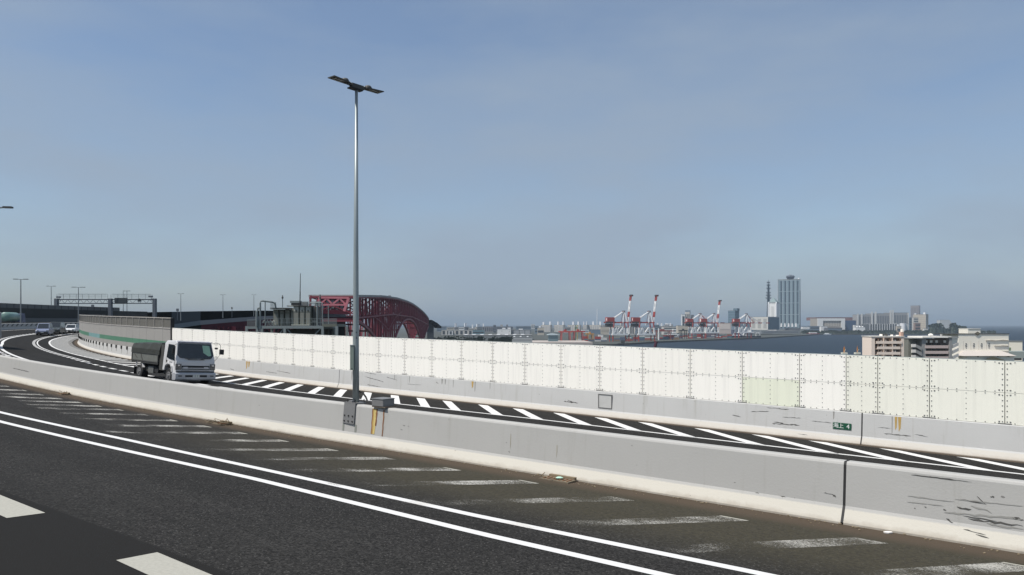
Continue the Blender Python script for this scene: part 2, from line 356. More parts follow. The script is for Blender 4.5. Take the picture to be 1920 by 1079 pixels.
# far carriageway
SGL = tab([-46, -25, -21, -11, -4.3, 3, 9.3, 20, 31, 45, 62, 240], [2.6, 2.86, 3.1, 3.27, 3.7, 3.95, 4.05, 3.6, 3.1, 2.9, 2.8, 2.8])
m = MB(); ribbon(m, srange(-46, 156, .5), lambda s: SGL(s)-.09, lambda s: SGL(s)+.09, WHITE_LINE); mark("solid_line", m, far)
tops = [13.97, 12.1, 10.2, 8.4, 6.6, 4.75, 2.92, 1.05, -.83, -2.55, -4.2, -6.3, -8.17, -10.2, -12.1, -13.95, -16.1, -18.1, -19.9, -21.9, -23.85, -25.9, -27.9, -29.9, -32]
tops = [15.85+1.88*i for i in range(44)][::-1]+tops
for s in tops:
    m = MB(); L = SGL(s-2)-.55; hw = .27
    if s > 30: L = SGL(s)-.55; hw = .24
    lean = -1.12 if s < 60 else -1.0
    st = .55
    N = 4
    for j in range(N):
        t0, t1 = j/N, (j+1)/N
        q = [(s+lean*L*t0-hw, st+L*t0), (s+lean*L*t0+hw, st+L*t0), (s+lean*L*t1+hw, st+L*t1), (s+lean*L*t1-hw, st+L*t1)]
        m.face([W3(a_, b_, .004) for a_, b_ in q], WHITE_LINE, q)
    mark("hatch_stripe", m, far)
DBL = lambda s: SGL(s)+(1.25 if s > 35 else 1.25+.5*min(1, (35-s)/15))
m = MB(); ribbon(m, srange(26, 156, 1), lambda s: DBL(s)-.16, lambda s: DBL(s)-.04, WHITE_LINE, .004); mark("solid_line", m, far)
s = -40
while s < 110:
    m = MB(); ribbon(m, srange(s, s+1.15, .6), lambda q: DBL(q)+.1, lambda q: DBL(q)+.36, WHITE_LINE, .004); mark("block_marking", m, far); s += 2.0
OUTL = tab([-46, 20, 26, 36, 56, 240], [8.6, 8.5, 8.4, 7.9, 7.0, 6.8])
m = MB(); ribbon(m, srange(-46, 156, .5), lambda s: OUTL(s)-.12, lambda s: OUTL(s)+.12, WHITE_LINE); mark("solid_line", m, far)
s = -20
while s < 120:
    m = MB(); ribbon(m, srange(s, s+1.2, .6), lambda q: OUTL(q)+.3, lambda q: OUTL(q)+.6, WHITE_LINE, .004); mark("block_marking", m, far); s += 2.4
m = MB(); ribbon(m, srange(-46, 156, 1), lambda s: PN(s)-BW-.95, lambda s: PN(s)-BW-.8, WHITE_LINE); mark("edge_line", m, far)
m = MB(); ribbon(m, srange(30, 112, 1), con(.95), lambda s: SGL(s)-.14, mat("pale_hatch_surface", (.10, .102, .098), .9, var=.12, scale=1.2, uv=True), .0015); mark("paved_strip", m, far)

# ------------------------------------------------------------------ barriers
def barrier(name, label, s0, s1, base, sign, m, prof, joints, step=1.0):
    """prof: list of (offset away from traffic face, height); sign: +1 when the traffic face looks towards the bus."""
    t = thing(name, label, 'barrier', W3((s0+s1)/2, base((s0+s1)/2)))
    cuts = sorted([s0]+[j for j in joints if s0 < j < s1]+[s1])
    cum = [0]
    for (a, b), (c, d_) in zip(prof, prof[1:]): cum.append(cum[-1]+math.hypot(c-a, d_-b))
    for a, b in zip(cuts, cuts[1:]):
        mb = MB(); sr = srange(a+.02, b-.02, step)
        for u0, u1 in zip(sr, sr[1:]):
            for k in range(len(prof)-1):
                q = [W3(u, base(u)-sign*prof[kk_][0], prof[kk_][1]) for u, kk_ in ((u0, k), (u0, k+1), (u1, k+1), (u1, k))]
                uv = [(u0, cum[k]), (u0, cum[k+1]), (u1, cum[k+1]), (u1, cum[k])]
                mb.face(q if sign > 0 else q[::-1], m, uv)
        for u in (sr[0], sr[-1]):
            mb.face([W3(u, base(u)-sign*o, h) for o, h in prof], m, [(u, c_) for c_ in cum])
        mb.build("section", t, t.location)
    return t
PROF = [(0, -.05), (0, .03), (.13, .27), (.185, .90), (.20, .93), (.225, .95), (BW-.225, .95), (BW-.20, .93), (BW-.185, .90), (BW-.13, .27), (BW, .03), (BW, -.05)]
JN = [-35.6, -23.62, 32, 56, 80, 104, 128]
nb = barrier("median_barrier", "pale grey concrete barrier carrying the tall lamp post, between the two carriageways", -46, 182, PN, 1, CONC, PROF, JN)
PROF2 = [(0, -.05), (0, .02), (.12, .24), (.17, .93), (.19, .95), (.44, .95), (.44, -1.2)]
wb = barrier("parapet_wall", "weathered grey concrete parapet under the white panels, beyond the hatched shoulder", -46, 24.9, con(0), 1, CONCF, PROF2, [-21.0, -33, 4.2])
wb2 = barrier("parapet_wall", "stained pale concrete parapet under the grey panel wall on the bend", 25.1, 157, con(0), 1, CONCF, PROF2, [49, 73, 97])
# marks on the traffic faces: thin skins 3 mm proud of the concrete
def prof_at(prof, c):
    for (a, b), (c_, d_) in zip(prof, prof[1:]):
        L = math.hypot(c_-a, d_-b)
        if c <= L: return a+(c_-a)*c/L, b+(d_-b)*c/L
        c -= L
    return prof[-1]
def skin(mb, base, prof, pts, m, lift=.004):
    """pts: polygon in (s, height)."""
    def off(h):
        for (a, b), (c_, d_) in zip(prof, prof[1:]):
            if b <= h <= d_ and d_ > b: return a+(c_-a)*(h-b)/(d_-b)
        return prof[3][0]
    mb.face([W3(s, base(s)-off(h)+lift, h) for s, h in pts], m, [tuple(q) for q in pts])
def solve_s(base, x, y, h0=.5):
    """station of the barrier face seen at a pixel, and the height there"""
    best = None
    for s in np.arange(-36, 70, .01):
        X, Y = XY(s, base(s)-.16); px = PX+F*X/Y
        if best is None or abs(px-x) < best[0]: best = (abs(px-x), s, Y)
    s, Y = best[1], best[2]; return s, (HY-y)/F*Y-zrel(s, base(s))
def scuff(par, base, prof, x0, y0, x1, y1, w, m=SCUFF, name="scuff_mark", jag=5):
    s0, h0 = solve_s(base, x0, y0); s1, h1 = solve_s(base, x1, y1); mb = MB()
    top = []; bot = []; jag = max(jag, int(abs(s1-s0)/.06)); w *= .62
    for i in range(jag+1):
        t = i/jag; k = w*(.25+random.random()*.75)*(1 if 0 < i < jag else .15)
        s = s0+(s1-s0)*t; h = h0+(h1-h0)*t+random.uniform(-.3, .3)*w; h = min(.92, max(.03, h))
        top.append((s, min(.925, h+k/2))); bot.append((s, max(.025, h-k/2)))
    for i in range(jag): skin(mb, base, prof, [top[i], bot[i], bot[i+1], top[i+1]], m)
    mb.build(name, par, par.location)
CZERO = con(0)
for a in ((25, 690, 55, 697, .05), (1560, 925, 1568, 931, .05), (1545, 923, 1562, 926, .02), (1708, 890, 1822, 903, .028), (1735, 893, 1790, 899, .03), (1800, 935, 1850, 945, .03), (1795, 950, 1822, 955, .05), (1832, 930, 1850, 946, .03),
          (1775, 972, 1788, 979, .05), (1805, 966, 1870, 976, .03), (1815, 972, 1918, 985, .05), (1808, 990, 1850, 1000, .028), (1832, 999, 1857, 1006, .03), (1715, 951, 1718, 953, .03), (1733, 949, 1738, 951, .025),
          (1897, 969, 1919, 975, .06), (1856, 930, 1865, 931, .04), (1768, 954, 1775, 956, .03), (755, 797, 760, 798, .03), (752, 804, 756, 806, .02), (765, 798, 768, 800, .02), (955, 845, 958, 848, .03), (1418, 922, 1424, 924, .03), (1464, 929, 1474, 931, .03)):
    scuff(nb, PN, PROF, *a)
for a in ((1702, 929, 1790, 940, .03), (1790, 935, 1919, 948, .03), (1770, 960, 1918, 972, .05), (1700, 940, 1770, 948, .025), (1005, 790, 1007, 830, .03), (1044, 795, 1044, 860, .02), (1820, 948, 1860, 960, .07), (1850, 980, 1919, 992, .05)):
    scuff(nb, PN, PROF, *a, m=SCUFFL)
for x, ha, hb in ((958, .72, .40), (1045, .62, .34)):
    s0, _ = solve_s(PN, x, 860); mb = MB(); skin(mb, PN, PROF, [(s0, ha), (s0-.006, .5), (s0+.004, hb), (s0+.010, ha)], mat('ochre_drip', (.30, .27, .19), .9)); mb.build('drip_stain', nb, nb.location)
for a in ((1058, 752, 1085, 756, .07), (1065, 750, 1075, 754, .07), (1373, 778, 1390, 782, .04), (1448, 794, 1500, 797, .07), (1450, 791, 1470, 793, .05), (1467, 782, 1502, 784, .035), (1408, 772, 1442, 771, .035), (1522, 789, 1560, 793, .035), (1646, 801, 1672, 803, .03), (1658, 813, 1708, 817, .05), (1715, 814, 1740, 819, .03), (1437, 764, 1480, 768, .04),
          (684, 706, 720, 716, .05), (725, 707, 745, 713, .04), (684, 698, 705, 702, .04), (520, 695, 545, 700, .05), (432, 691, 440, 694, .06), (500, 697, 520, 700, .05), (765, 720, 790, 722, .03), (818, 717, 822, 719, .05), (1497, 813, 1517, 815, .03), (690, 721, 715, 726, .04)):
    scuff(wb, CZERO, PROF2, *a)
for x, y, w in ((463, 681, 3), (467, 681, 3), (829, 712, 3), (835, 712, 2), (886, 716, 4), (891, 717, 2), (1680, 782, 5), (1687, 783, 6), (1673, 781, 2), (919, 718, 1.5), (768, 700, 1.5), (660, 697, 1.5), (1563, 778, 3), (740, 703, 1.5), (850, 725, 1.5)):
    mb = MB(); s0, _ = solve_s(CZERO, x-w/2, y); s1, _ = solve_s(CZERO, x+w/2, y); L = .25+random.random()*.35
    skin(mb, CZERO, PROF2, [(s0, .92), (s0+(s1-s0)*.3, .92-L), (s1-(s1-s0)*.2, .92-L*.8), (s1, .92)], RUST if x in (1680, 1687, 463, 467, 886) else SCUFFL); mb.build("drip_stain", wb, wb.location)
# joints: dark rubber strips
for par, base, prof, js in ((nb, PN, PROF, [-23.62]), (wb, CZERO, PROF2, [-21.0])):
    for j in js:
        mb = MB()
        for (a, b), (c_, d_) in zip(prof[1:-2], prof[2:-1]):
            mb.box8([W3(j-.022, base(j)-a-.03, b), W3(j+.022, base(j)-a-.03, b), W3(j+.022, base(j)-a-.008, b), W3(j-.022, base(j)-a-.008, b), W3(j-.022, base(j)-c_-.03, d_), W3(j+.022, base(j)-c_-.03, d_), W3(j+.022, base(j)-c_-.008, d_), W3(j-.022, base(j)-c_-.008, d_)], BLACK)
        mb.build("joint_strip", par, par.location)
# chevrons on the median where the bend turns it towards us
s = 96.
while s < 178:
    mb = MB(); pf = lambda q: PN(q)-BW+.16
    for sg_ in (1, -1):
        hm = .50; a = [(s, hm), (s+.9, hm+sg_*.36), (s+1.7, hm+sg_*.36), (s+.8, hm)]
        if sg_ < 0: a = a[::-1]
        mb.face([W3(q, pf(q)-.012, h+.02) for q, h in a], GALVD)
    mb.build("chevron_marking", nb, nb.location); s += 2.35
# clamps along the bend parapet
s = 26.5
while s < 80:
    mb = MB(); q = [W3(s+a, -.17+.0+b, h) for h in (.70, .97) for a, b in ((-.07, .10), (.07, .10), (.07, -.1), (-.07, -.1))]
    mb.box8(q, BLACK); mb.build("panel_clamp", wb2, wb2.location); 
    mb = MB(); skin(mb, CZERO, PROF2, [(s-.05, .72), (s-.10, .30+random.random()*.2), (s+.06, .28+random.random()*.2), (s+.05, .72)], SCUFFL); mb.build("drip_stain", wb2, wb2.location)
    s += 1.83

# ------------------------------------------------------------------ white panel wall
nw = thing("noise_wall", "tall white noise wall of two rows of bolted panels, on the far parapet", "wall", W3(0, -.3, .95))
S_J = [25.04, 23.2, 21.36, 19.5, 17.67, 15.83, 14.0, 12.16, 10.33, 8.49, 6.65, 4.82, 2.98, 1.15, -.70, -2.53, -4.37, -6.2, -7.95, -9.78, -11.6, -13.45, -15.34, -17.23, -19.12, -20.53, -21.43, -22.81, -24.64, -26.5, -28.3, -30.1, -32, -33.9, -35.7, -37.5]
ZB, ZM, ZT = .955, 1.825, 2.70
def wall_panel(mb, s0, s1, z0, z1, m, bolts=True, detail=True):
    pf, pk = -.20, -.235; g_ = .012
    c = [W3(s0+g_, pf, 0), W3(s1-g_, pf, 0)]; q = []
    for h in (z0+.004, z1-.004): q += [W3(s0+g_, pf, h), W3(s0+g_, pk, h), W3(s1-g_, pk, h), W3(s1-g_, pf, h)]
    mb.box8(q, m)
    if not bolts: return
    def bt(s, h, r=.014):
        q = []
        for hh in (h-r, h+r): q += [W3(s-r, pf+.008, hh), W3(s-r, pf-.005, hh), W3(s+r, pf-.005, hh), W3(s+r, pf+.008, hh)]
        mb.box8(q, BOLT)
    n_ = 6; e = .055
    for i in range(n_):
        h = z0+.07+(z1-z0-.14)*i/(n_-1)
        bt(s0+e if s0 < s1 else s0-e, h); bt(s1-e if s0 < s1 else s1+e, h); bt((s0+s1)/2, h, .011)
    for k in (s0, s1):
        sgn = 1 if k == min(s0, s1) else -1
        bt(k+sgn*.13, z1-.06, .018); bt(k+sgn*.13, z0+.07, .018)
    m_ = 8
    for i in range(1, m_):
        if i == m_/2: continue
        s = s0+(s1-s0)*i/m_; bt(s, z0+.035, .012); bt(s, z1-.035, .012)
for i, (a, b) in enumerate(zip(S_J, S_J[1:])):
    s0, s1 = b, a
    for row, (z0, z1) in enumerate(((ZB, ZM), (ZM, ZT))):
        mm = WPANEL if s0 > -21 else CPANEL
        if abs(s0+19.12) < .05 and row == 0: mm = GPANEL
        mb = MB(); wall_panel(mb, s0, s1, z0, z1, mm, bolts=s0 < 26); mb.build("panel", nw, nw.location)
for s in S_J:
    mb = MB(); q = []
    for h in (.953, 2.69): q += [W3(s-.05, -.238, h), W3(s-.05, -.36, h), W3(s+.05, -.36, h), W3(s+.05, -.238, h)]
    mb.box8(q, POST)
    q = []
    for h in (.952, .985): q += [W3(s-.16, -.19, h), W3(s-.16, -.42, h), W3(s+.16, -.42, h), W3(s+.16, -.19, h)]
    mb.box8(q, BOLT); mb.build("post", nw, nw.location)
for h in (.953, ZM, 2.675):
    mb = MB(); sr = srange(-37.5, 25, 1.83)
    for a, b in zip(sr, sr[1:]):
        mb.box8([W3(a, -.238, h-.001), W3(a, -.30, h-.001), W3(b, -.30, h-.001), W3(b, -.238, h-.001), W3(a, -.238, h+.04), W3(a, -.30, h+.04), W3(b, -.30, h+.04), W3(b, -.238, h+.04)], GALV if h > 2 else POST)
    mb.build("rail", nw, nw.location)
# ------------------------------------------------------------------ grey wall on the bend, screen on top
gw = thing("noise_wall", "grey noise wall with green band and framed screen, round the bend behind the dump truck", "wall", W3(45, -.3, .95))
sr = [25.12+1.83*i for i in range(48)]
for i, (a, b) in enumerate(zip(sr, sr[1:])):
    mb = MB()
    def bx(z0, z1, m, pf=-.2, a=a, b=b, g_=.012): mb.box8([W3(a+g_, pf, z0), W3(a+g_, -.27, z0), W3(b-g_, -.27, z0), W3(b-g_, pf, z0), W3(a+g_, pf, z1), W3(a+g_, -.27, z1), W3(b-g_, -.27, z1), W3(b-g_, pf, z1)], m)
    lo, hi = (1.33, 1.70)
    bm = GREEN if (a < 47 or a > 54) else TEAL
    bx(.955, lo, GWALL); bx(lo, hi, bm); bx(hi, 2.62, GWALL); bx(2.62, 2.70, FENCE, -.17)
    mb.build("panel", gw, gw.location)
    mb = MB(); bx(2.72, 3.36, FENCEM, -.235); mb.build("screen_panel", gw, gw.location)
for s in sr:
    mb = MB(); mb.box8([W3(s-.03, -.185, 2.70), W3(s-.03, -.28, 2.70), W3(s+.03, -.28, 2.70), W3(s+.03, -.185, 2.70), W3(s-.03, -.185, 3.38), W3(s-.03, -.28, 3.38), W3(s+.03, -.28, 3.38), W3(s+.03, -.185, 3.38)], FENCE)
    mb.build("screen_post", gw, gw.location)
mb = MB()
for a, b in zip(sr, sr[1:]): mb.box8([W3(a, -.18, 3.36), W3(a, -.29, 3.36), W3(b, -.29, 3.36), W3(b, -.18, 3.36), W3(a, -.18, 3.43), W3(a, -.29, 3.43), W3(b, -.29, 3.43), W3(b, -.18, 3.43)], FENCE)
mb.build("top_rail", gw, gw.location)
mb = MB(); mb.box8([W3(25.02, -.12, .95), W3(25.02, -.36, .95), W3(25.11, -.36, .95), W3(25.11, -.12, .95), W3(25.02, -.12, 3.4), W3(25.02, -.36, 3.4), W3(25.11, -.36, 3.4), W3(25.11, -.12, 3.4)], BLACK); mb.build("end_post", gw, gw.location)
# ------------------------------------------------------------------ outer wall of the near carriageway (seen beyond the bend)
ow = thing("noise_wall", "dark noise wall topped with pale panels, beyond the chevron barrier on the bend", "wall", W3(120, OUT, 0))
DARK = mat("dark_wall", (.032, .035, .034), .8, var=.25, scale=.3)
PALE = mat("pale_dull_panel", (.12, .125, .125), .8, var=.15, scale=.4)
for k, (z0, z1, m, th) in enumerate(((-.3, .95, mat("dull_concrete", (.13, .135, .135), .85, var=.2, scale=.4), .4), (.95, 3.0, DARK, .15), (3.0, 3.9, PALE, .12))):
    sr2 = srange(14, 196, 2.6) if k < 2 else srange(14, 184, 2.6)
    if k < 2:
        mb = MB()
        for a, b in zip(sr2, sr2[1:]): mb.box8([W3(a, OUT, z0), W3(b, OUT, z0), W3(b, OUT+th, z0), W3(a, OUT+th, z0), W3(a, OUT, z1), W3(b, OUT, z1), W3(b, OUT+th, z1), W3(a, OUT+th, z1)], m)
        mb.build(("parapet", "lower_wall")[k], ow, ow.location)
    else:
        for a, b in zip(sr2, sr2[1:]):
            mb = MB(); a2, b2 = a+.12, b-.12
            mb.box8([W3(a2, OUT, z0), W3(b2, OUT, z0), W3(b2, OUT+th, z0), W3(a2, OUT+th, z0), W3(a2, OUT, z1), W3(b2, OUT, z1), W3(b2, OUT+th, z1), W3(a2, OUT+th, z1)], m)
            mb.box8([W3(b2, OUT, z0), W3(b+.12, OUT, z0), W3(b+.12, OUT+th, z0), W3(b2, OUT+th, z0), W3(b2, OUT, z1), W3(b+.12, OUT, z1), W3(b+.12, OUT+th, z1), W3(b2, OUT+th, z1)], DARK)
            mb.build("panel", ow, ow.location)
# ------------------------------------------------------------------ text
def text_mesh(name, body, size, m, parent, M, off=(0, 0, 0), extr=.002, rzoff=None):
    cu = bpy.data.curves.new(name+"_src", 'FONT'); cu.body = body; cu.size = size; cu.extrude = extr; cu.align_x = 'CENTER'; cu.align_y = 'CENTER'; cu.resolution_u = 2
    to = bpy.data.objects.new(name+"_src", cu); C.objects.link(to)
    me = bpy.data.meshes.new_from_object(to.evaluated_get(bpy.context.evaluated_depsgraph_get())); bpy.data.objects.remove(to)
    me.transform(M); me.materials.clear(); me.materials.append(m)
    ob = bpy.data.objects.new(name, me); C.objects.link(ob); ob.parent = parent; return ob
from mathutils import Matrix
def frame(o, xdir, up=(0, 0, 1)):
    """4x4 placing text (x right, y up, z out) at o with x along xdir"""
    x = Vector(xdir).normalized(); y = Vector(up).normalized(); z = x.cross(y)
    return Matrix(((x.x, y.x, z.x, o[0]), (x.y, y.y, z.y, o[1]), (x.z, y.z, z.z, o[2]), (0, 0, 0, 1)))
# ------------------------------------------------------------------ tall lamp post on the median
sL = min(np.arange(-20, -8, .01), key=lambda q: abs(PX+F*W3(q, PN(q)-.36).x/W3(q, PN(q)-.36).y-667.5)); base = W3(sL, PN(sL)-.36, .95)
lp = thing("street_lamp", "tall galvanised double-headed lamp post standing on the near concrete barrier", "street lamp", base, heading(sL)+math.pi)
TOPZ = P(665, 166, base.y).z-base.z
m = MB(); m.tube([(0, 0, .0), (0, 0, 1.3), (.004, 0, TOPZ*.5), (.02, 0, TOPZ)], [.083, .078, .060, .036], GALV, 14); m.build("pole", lp, smooth=True)
m = MB(); m.box(-.17, .17, -.17, .17, 0, .035, GALVG); m.box(-.06, .06, -.17, -.1, .035, .09, GALVG)
for a in (-.14, .14):
    for b_ in (-.14, .14): m.tube([(a, b_, .03), (a, b_, .11)], .012, BLACK, 6)
m.build("base_plate", lp)
# bracket wrapped over the barrier on the bus side (local +y is away from the wall... built in world space)
mb = MB()
def off_(h):
    for (a, b), (c_, d_) in zip(PROF, PROF[1:]):
        if b <= h <= d_ and d_ > b: return a+(c_-a)*(h-b)/(d_-b)
    return .2
hw = .21
q = []
for h, o in ((.47, off_(.47)), (.955, .20)):
    q += [W3(sL+hw, PN(sL)-o+.03, h), W3(sL+hw, PN(sL)-o+.006, h), W3(sL-hw, PN(sL)-o+.006, h), W3(sL-hw, PN(sL)-o+.03, h)]
mb.box8(q, GALVG)
q = []
for h in (.953, .985): q += [W3(sL+hw, PN(sL)-.17, h), W3(sL+hw, PN(sL)-BW+.17, h), W3(sL-hw, PN(sL)-BW+.17, h), W3(sL-hw, PN(sL)-.17, h)]
mb.box8(q, GALVG)
for h in (.53, .66):
    for a in (-.15, 0, .15):
        o = off_(h); q = []
        for hh in (h-.015, h+.015): q += [W3(sL+a+.014, PN(sL)-o+.048, hh), W3(sL+a+.014, PN(sL)-o+.026, hh), W3(sL+a-.014, PN(sL)-o+.026, hh), W3(sL+a-.014, PN(sL)-o+.048, hh)]
        mb.box8(q, BLACK)
mb.build("bracket", lp, lp.location, lp.rotation_euler.z)
# control box on the pole
m = MB(); z0 = P(0, 694, base.y).z-base.z; z1 = P(0, 648, base.y).z-base.z
ca = Vector((-.62, -.78, 0)); rot = -lp.rotation_euler.z
def toloc(v, rz): c, s = math.cos(-rz), math.sin(-rz); return Vector((v[0]*c-v[1]*s, v[0]*s+v[1]*c, v[2] if len(v) > 2 else 0))
bxm = mat("green_grey_box", (.20, .24, .21), .5, var=.1)
mb = MB(); a = lp.rotation_euler.z; cx, cy = base.x-.075, base.y-.085
mb.box(cx-.045, cx+.045, cy-.03, cy+.05, base.z+z0, base.z+z1, bxm); mb.box(cx-.05, cx+.05, cy-.04, cy+.052, base.z+z1, base.z+z1+.015, GALV); mb.box(cx-.01, cx+.012, cy-.034, cy-.03, base.z+z0+.02, base.z+z0+.05, BLACK)
bevel(mb.build("control_box", lp, lp.location, a), .008)
for i, (ch, yy) in enumerate((("4", 624), ("3", 634))):
    z = P(0, yy, base.y).z
    th = rad(-72); r_ = .0768
    ox, oy = base.x+.004+r_*math.cos(th), base.y+r_*math.sin(th)
    M = frame((ox, oy, z), (math.cos(th+math.pi/2), math.sin(th+math.pi/2), 0)); M = Matrix.Rotation(-a, 4, 'Z') @ Matrix.Translation(-Vector(lp.location)) @ M
    text_mesh("numeral", ch, .075, BLACK, lp, M, extr=.001)
# lamp head: twin flat heads on a short cross arm
m = MB(); m.box(-.19, .17, -.06, .06, TOPZ-.02, TOPZ+.085, GALVD); m.box(-.16, .22, -.08, .05, TOPZ-.05, TOPZ-.02, BLACK)
hd = m.build("arm_box", lp, loc=(.02, 0, 0)); hd.rotation_euler = (0, 0, rad(231)-lp.rotation_euler.z)
L1 = P(613, 140, base.y+.1); L2 = P(714, 176, base.y-.35)
axis = rad(231)                                                    # heads reach across the two carriageways
ux, uy = math.cos(axis), math.sin(axis)
def head(sgn):
    mb = MB(); bx_, by_ = base.x+.02, base.y; zt = base.z+TOPZ+.05
    d_ = Vector((ux*sgn, uy*sgn, 0)); n_ = Vector((-uy, ux, 0)); 
    def pt(a, w, z): return Vector((bx_, by_, zt))+d_*a*.76+n_*w*.85+Vector((0, 0, z))
    mb.bar(pt(.14, 0, -.01), pt(.46, 0, .015), .06, GALVD)
    mb.tube([pt(.28, -.06, .03), pt(.34, 0, .05), pt(.28, .06, .03)], .012, GALV, 6)
    q = [pt(.36, -.10, .0), pt(.36, .10, .0), pt(1.02, .15, .025), pt(1.02, -.15, .025), pt(.36, -.10, .03), pt(.36, .10, .03), pt(1.02, .15, .045), pt(1.02, -.15, .045)]
    mb.box8(q, GALVD)
    o = mb.build("lamp_head", lp, lp.location, a)
    mb = MB(); 
    for k in range(3): mb.box8([pt(.62+.12*k, -.11, .008), pt(.62+.12*k, .11, .008), pt(.68+.12*k, .11, .010), pt(.68+.12*k, -.11, .010), pt(.62+.12*k, -.11, .014), pt(.62+.12*k, .11, .014), pt(.68+.12*k, .11, .016), pt(.68+.12*k, -.11, .016)], mat("lens_strip", (.10, .10, .085), .3))
    c = mb.build("lens", o, lp.location, a)
    mb = MB(); prof = [(r_, z) for r_, z in ((.10, 0), (.095, .04), (.07, .075), (.02, .09))]
    cc_ = pt(.47, 0, .02); mb.tube([(cc_.x, cc_.y, cc_.z+z) for r_, z in prof], [r_ for r_, z in prof], GALVD, 12); mb.build("driver_cover", o, lp.location, a)
head(1); head(-1)
# conduit from the pole to the box
jb_s, _ = solve_s(PN, 710, 765)
mb = MB(); mb.tube([base+Vector((.07, -.0, .30)), base+Vector((.16, -.03, .29)), base+Vector((.27, -.10, .16)), base+Vector((.34, -.22, .05)), W3(jb_s+.2, PN(jb_s)-.34, 1.02)], .022, BLACK, 8)
mb.build("conduit", lp, lp.location, a)
# junction box
jl = W3(jb_s, PN(jb_s)-.30, .98); hz = heading(jb_s)+math.pi
jb = thing("junction_box", "grey steel junction box on the barrier beside the lamp post, above rust streaks", "junction box", jl, hz)
m = MB(); m.box(-.20, .20, -.18, .18, .0, .17, GALVG); bevel(m.build("body", jb), .01)
m = MB(); m.box(-.212, .212, -.192, .192, .17, .182, GALVG); m.build("lid", jb)
m = MB(); m.box(-.20, .26, -.17, .17, -.028, .0, mat("dirty_mortar", (.12, .10, .08), .95, var=.5, scale=20)); m.build("mortar_bed", jb)
for x0, x1, wd, mt in ((698, 702, 0, RUST), (704, 707, 0, RUSTD), (701, 705, 0, mat("ochre_stain", (.55, .43, .16), .9, var=.2, scale=8)), (717.5, 720, 0, RUSTD), (697, 698.5, 0, RUSTD)):
    mb = MB(); s0, _ = solve_s(PN, x0, 790); s1, _ = solve_s(PN, x1, 790); N = 7; h0, h1 = .90, .30 if x0 < 705 else .28
    if x0 == 704: h1 = .5
    for k in range(N):
        ha, hb = h0+(h1-h0)*k/N, h0+(h1-h0)*(k+1)/N; ja = .006*math.sin(k*2.1); jc = .006*math.sin(k*2.1+2.1)
        tp = 1-.25*k/N
        skin(mb, PN, PROF, [(s0+ja, ha), (s0+jc, hb), (s0+(s1-s0)*tp+jc, hb), (s0+(s1-s0)*tp+ja, ha)], mt, .004+(.001 if mt != RUST else 0))
    mb.build("rust_stain", nb, nb.location)
# pale legs of old sealant under the bracket
for x0, x1 in ((644, 647), (666.5, 670)):
    mb = MB(); s0, _ = solve_s(PN, x0, 795); s1, _ = solve_s(PN, x1, 795)
    skin(mb, PN, PROF, [(s0, .46), (s0+.0, .28), (s1, .28), (s1, .46)], mat("sealant_grey", (.22, .23, .205), .9)); mb.build("sealant_mark", nb, nb.location)
# drain gullies at the foot of the barrier
DM = mat("dry_dirt", (.25, .20, .13), .95, var=.4, scale=12)
def drain(x, y, w, dep, label, twigs=0, big=True):
    s0, _ = solve_s(PN, x, y); t = thing("drain_inlet", label, "drain", W3(s0, PN(s0)+.12, .0), heading(s0))
    m = MB(); m.box(-w, w, -.02, dep, .004, .03, mat("drain_frame", (.16, .13, .09), .8, var=.3, scale=10)); m.build("frame", t)
    m = MB()
    for k in range(7): m.box(-w*.85+k*w*.26, -w*.85+k*w*.26+.02, .02, dep-.04, .03, .042, RUSTD)
    m.build("grate", t)
    m = MB(); random.seed(int(x))
    m.box(-w*.9, w*.85, -.10, -.03, .0, .07, mat('silt', (.20, .155, .10), .95, var=.4, scale=14))
    m.build("silted_back", t)
    if twigs:
        m = MB()
        for k in range(twigs):
            a = random.uniform(-1, 1)*w*1.2; b = random.uniform(-.05, dep); an = random.uniform(0, 3.1); L = random.uniform(.08, .28)
            m.bar((a, b, random.uniform(.03, .08)), (a+L*math.cos(an), b+L*math.sin(an), random.uniform(.03, .17)), .012, DM)
        m.build("dead_grass", t)
    return t
drain(437, 800, .30, .26, "silted drain inlet choked with dead grass at the foot of the near barrier", 26)
drain(1066, 896, .34, .24, "rusty drain inlet with a mint scrap in it, at the foot of the near barrier", 4)
drain(137, 740, .26, .2, "small silted drain inlet at the foot of the near barrier, far left", 8)
s0, _ = solve_s(PN, 1066, 896)
m = MB(); m.lathe([(.0, 0), (.05, .01), (.06, .035), (.03, .055), (0, .06)], 0, 0, mat("mint_plastic", (.45, .68, .55), .5), 7); o = m.build("litter", loc=W3(s0-.06, PN(s0)+.24, .035)); o.scale = (1.3, .8, .8)
tag(o, "crumpled mint green scrap lying in the drain grate by the near barrier", "litter")
s1, _ = solve_s(PN, 1672, 999)
m = MB(); m.lathe([(.0, 0), (.055, .005), (.06, .03), (.02, .04), (0, .042)], 0, 0, mat("white_plastic", (.85, .82, .78), .4), 6); o = m.build("litter", loc=W3(s1, PN(s1)+.10, .0)); o.scale = (1.2, .6, .7)
tag(o, "crumpled white scrap of litter at the foot of the near barrier, right", "litter")
# pebbles and grit along the foot of the barrier
m = MB(); random.seed(3)
for k in range(420):
    s = random.uniform(-30, 6); p = PN(s)+abs(random.gauss(0, .16))+.01; c_ = W3(s, p, .004); r_ = random.uniform(.004, .013)
    m.box(c_.x-r_, c_.x+r_, c_.y-r_, c_.y+r_, c_.z, c_.z+r_*1.1, DM)
tag(m.build("grit"), "brown grit and flakes strewn along the foot of the near barrier", "grit", kind='stuff')

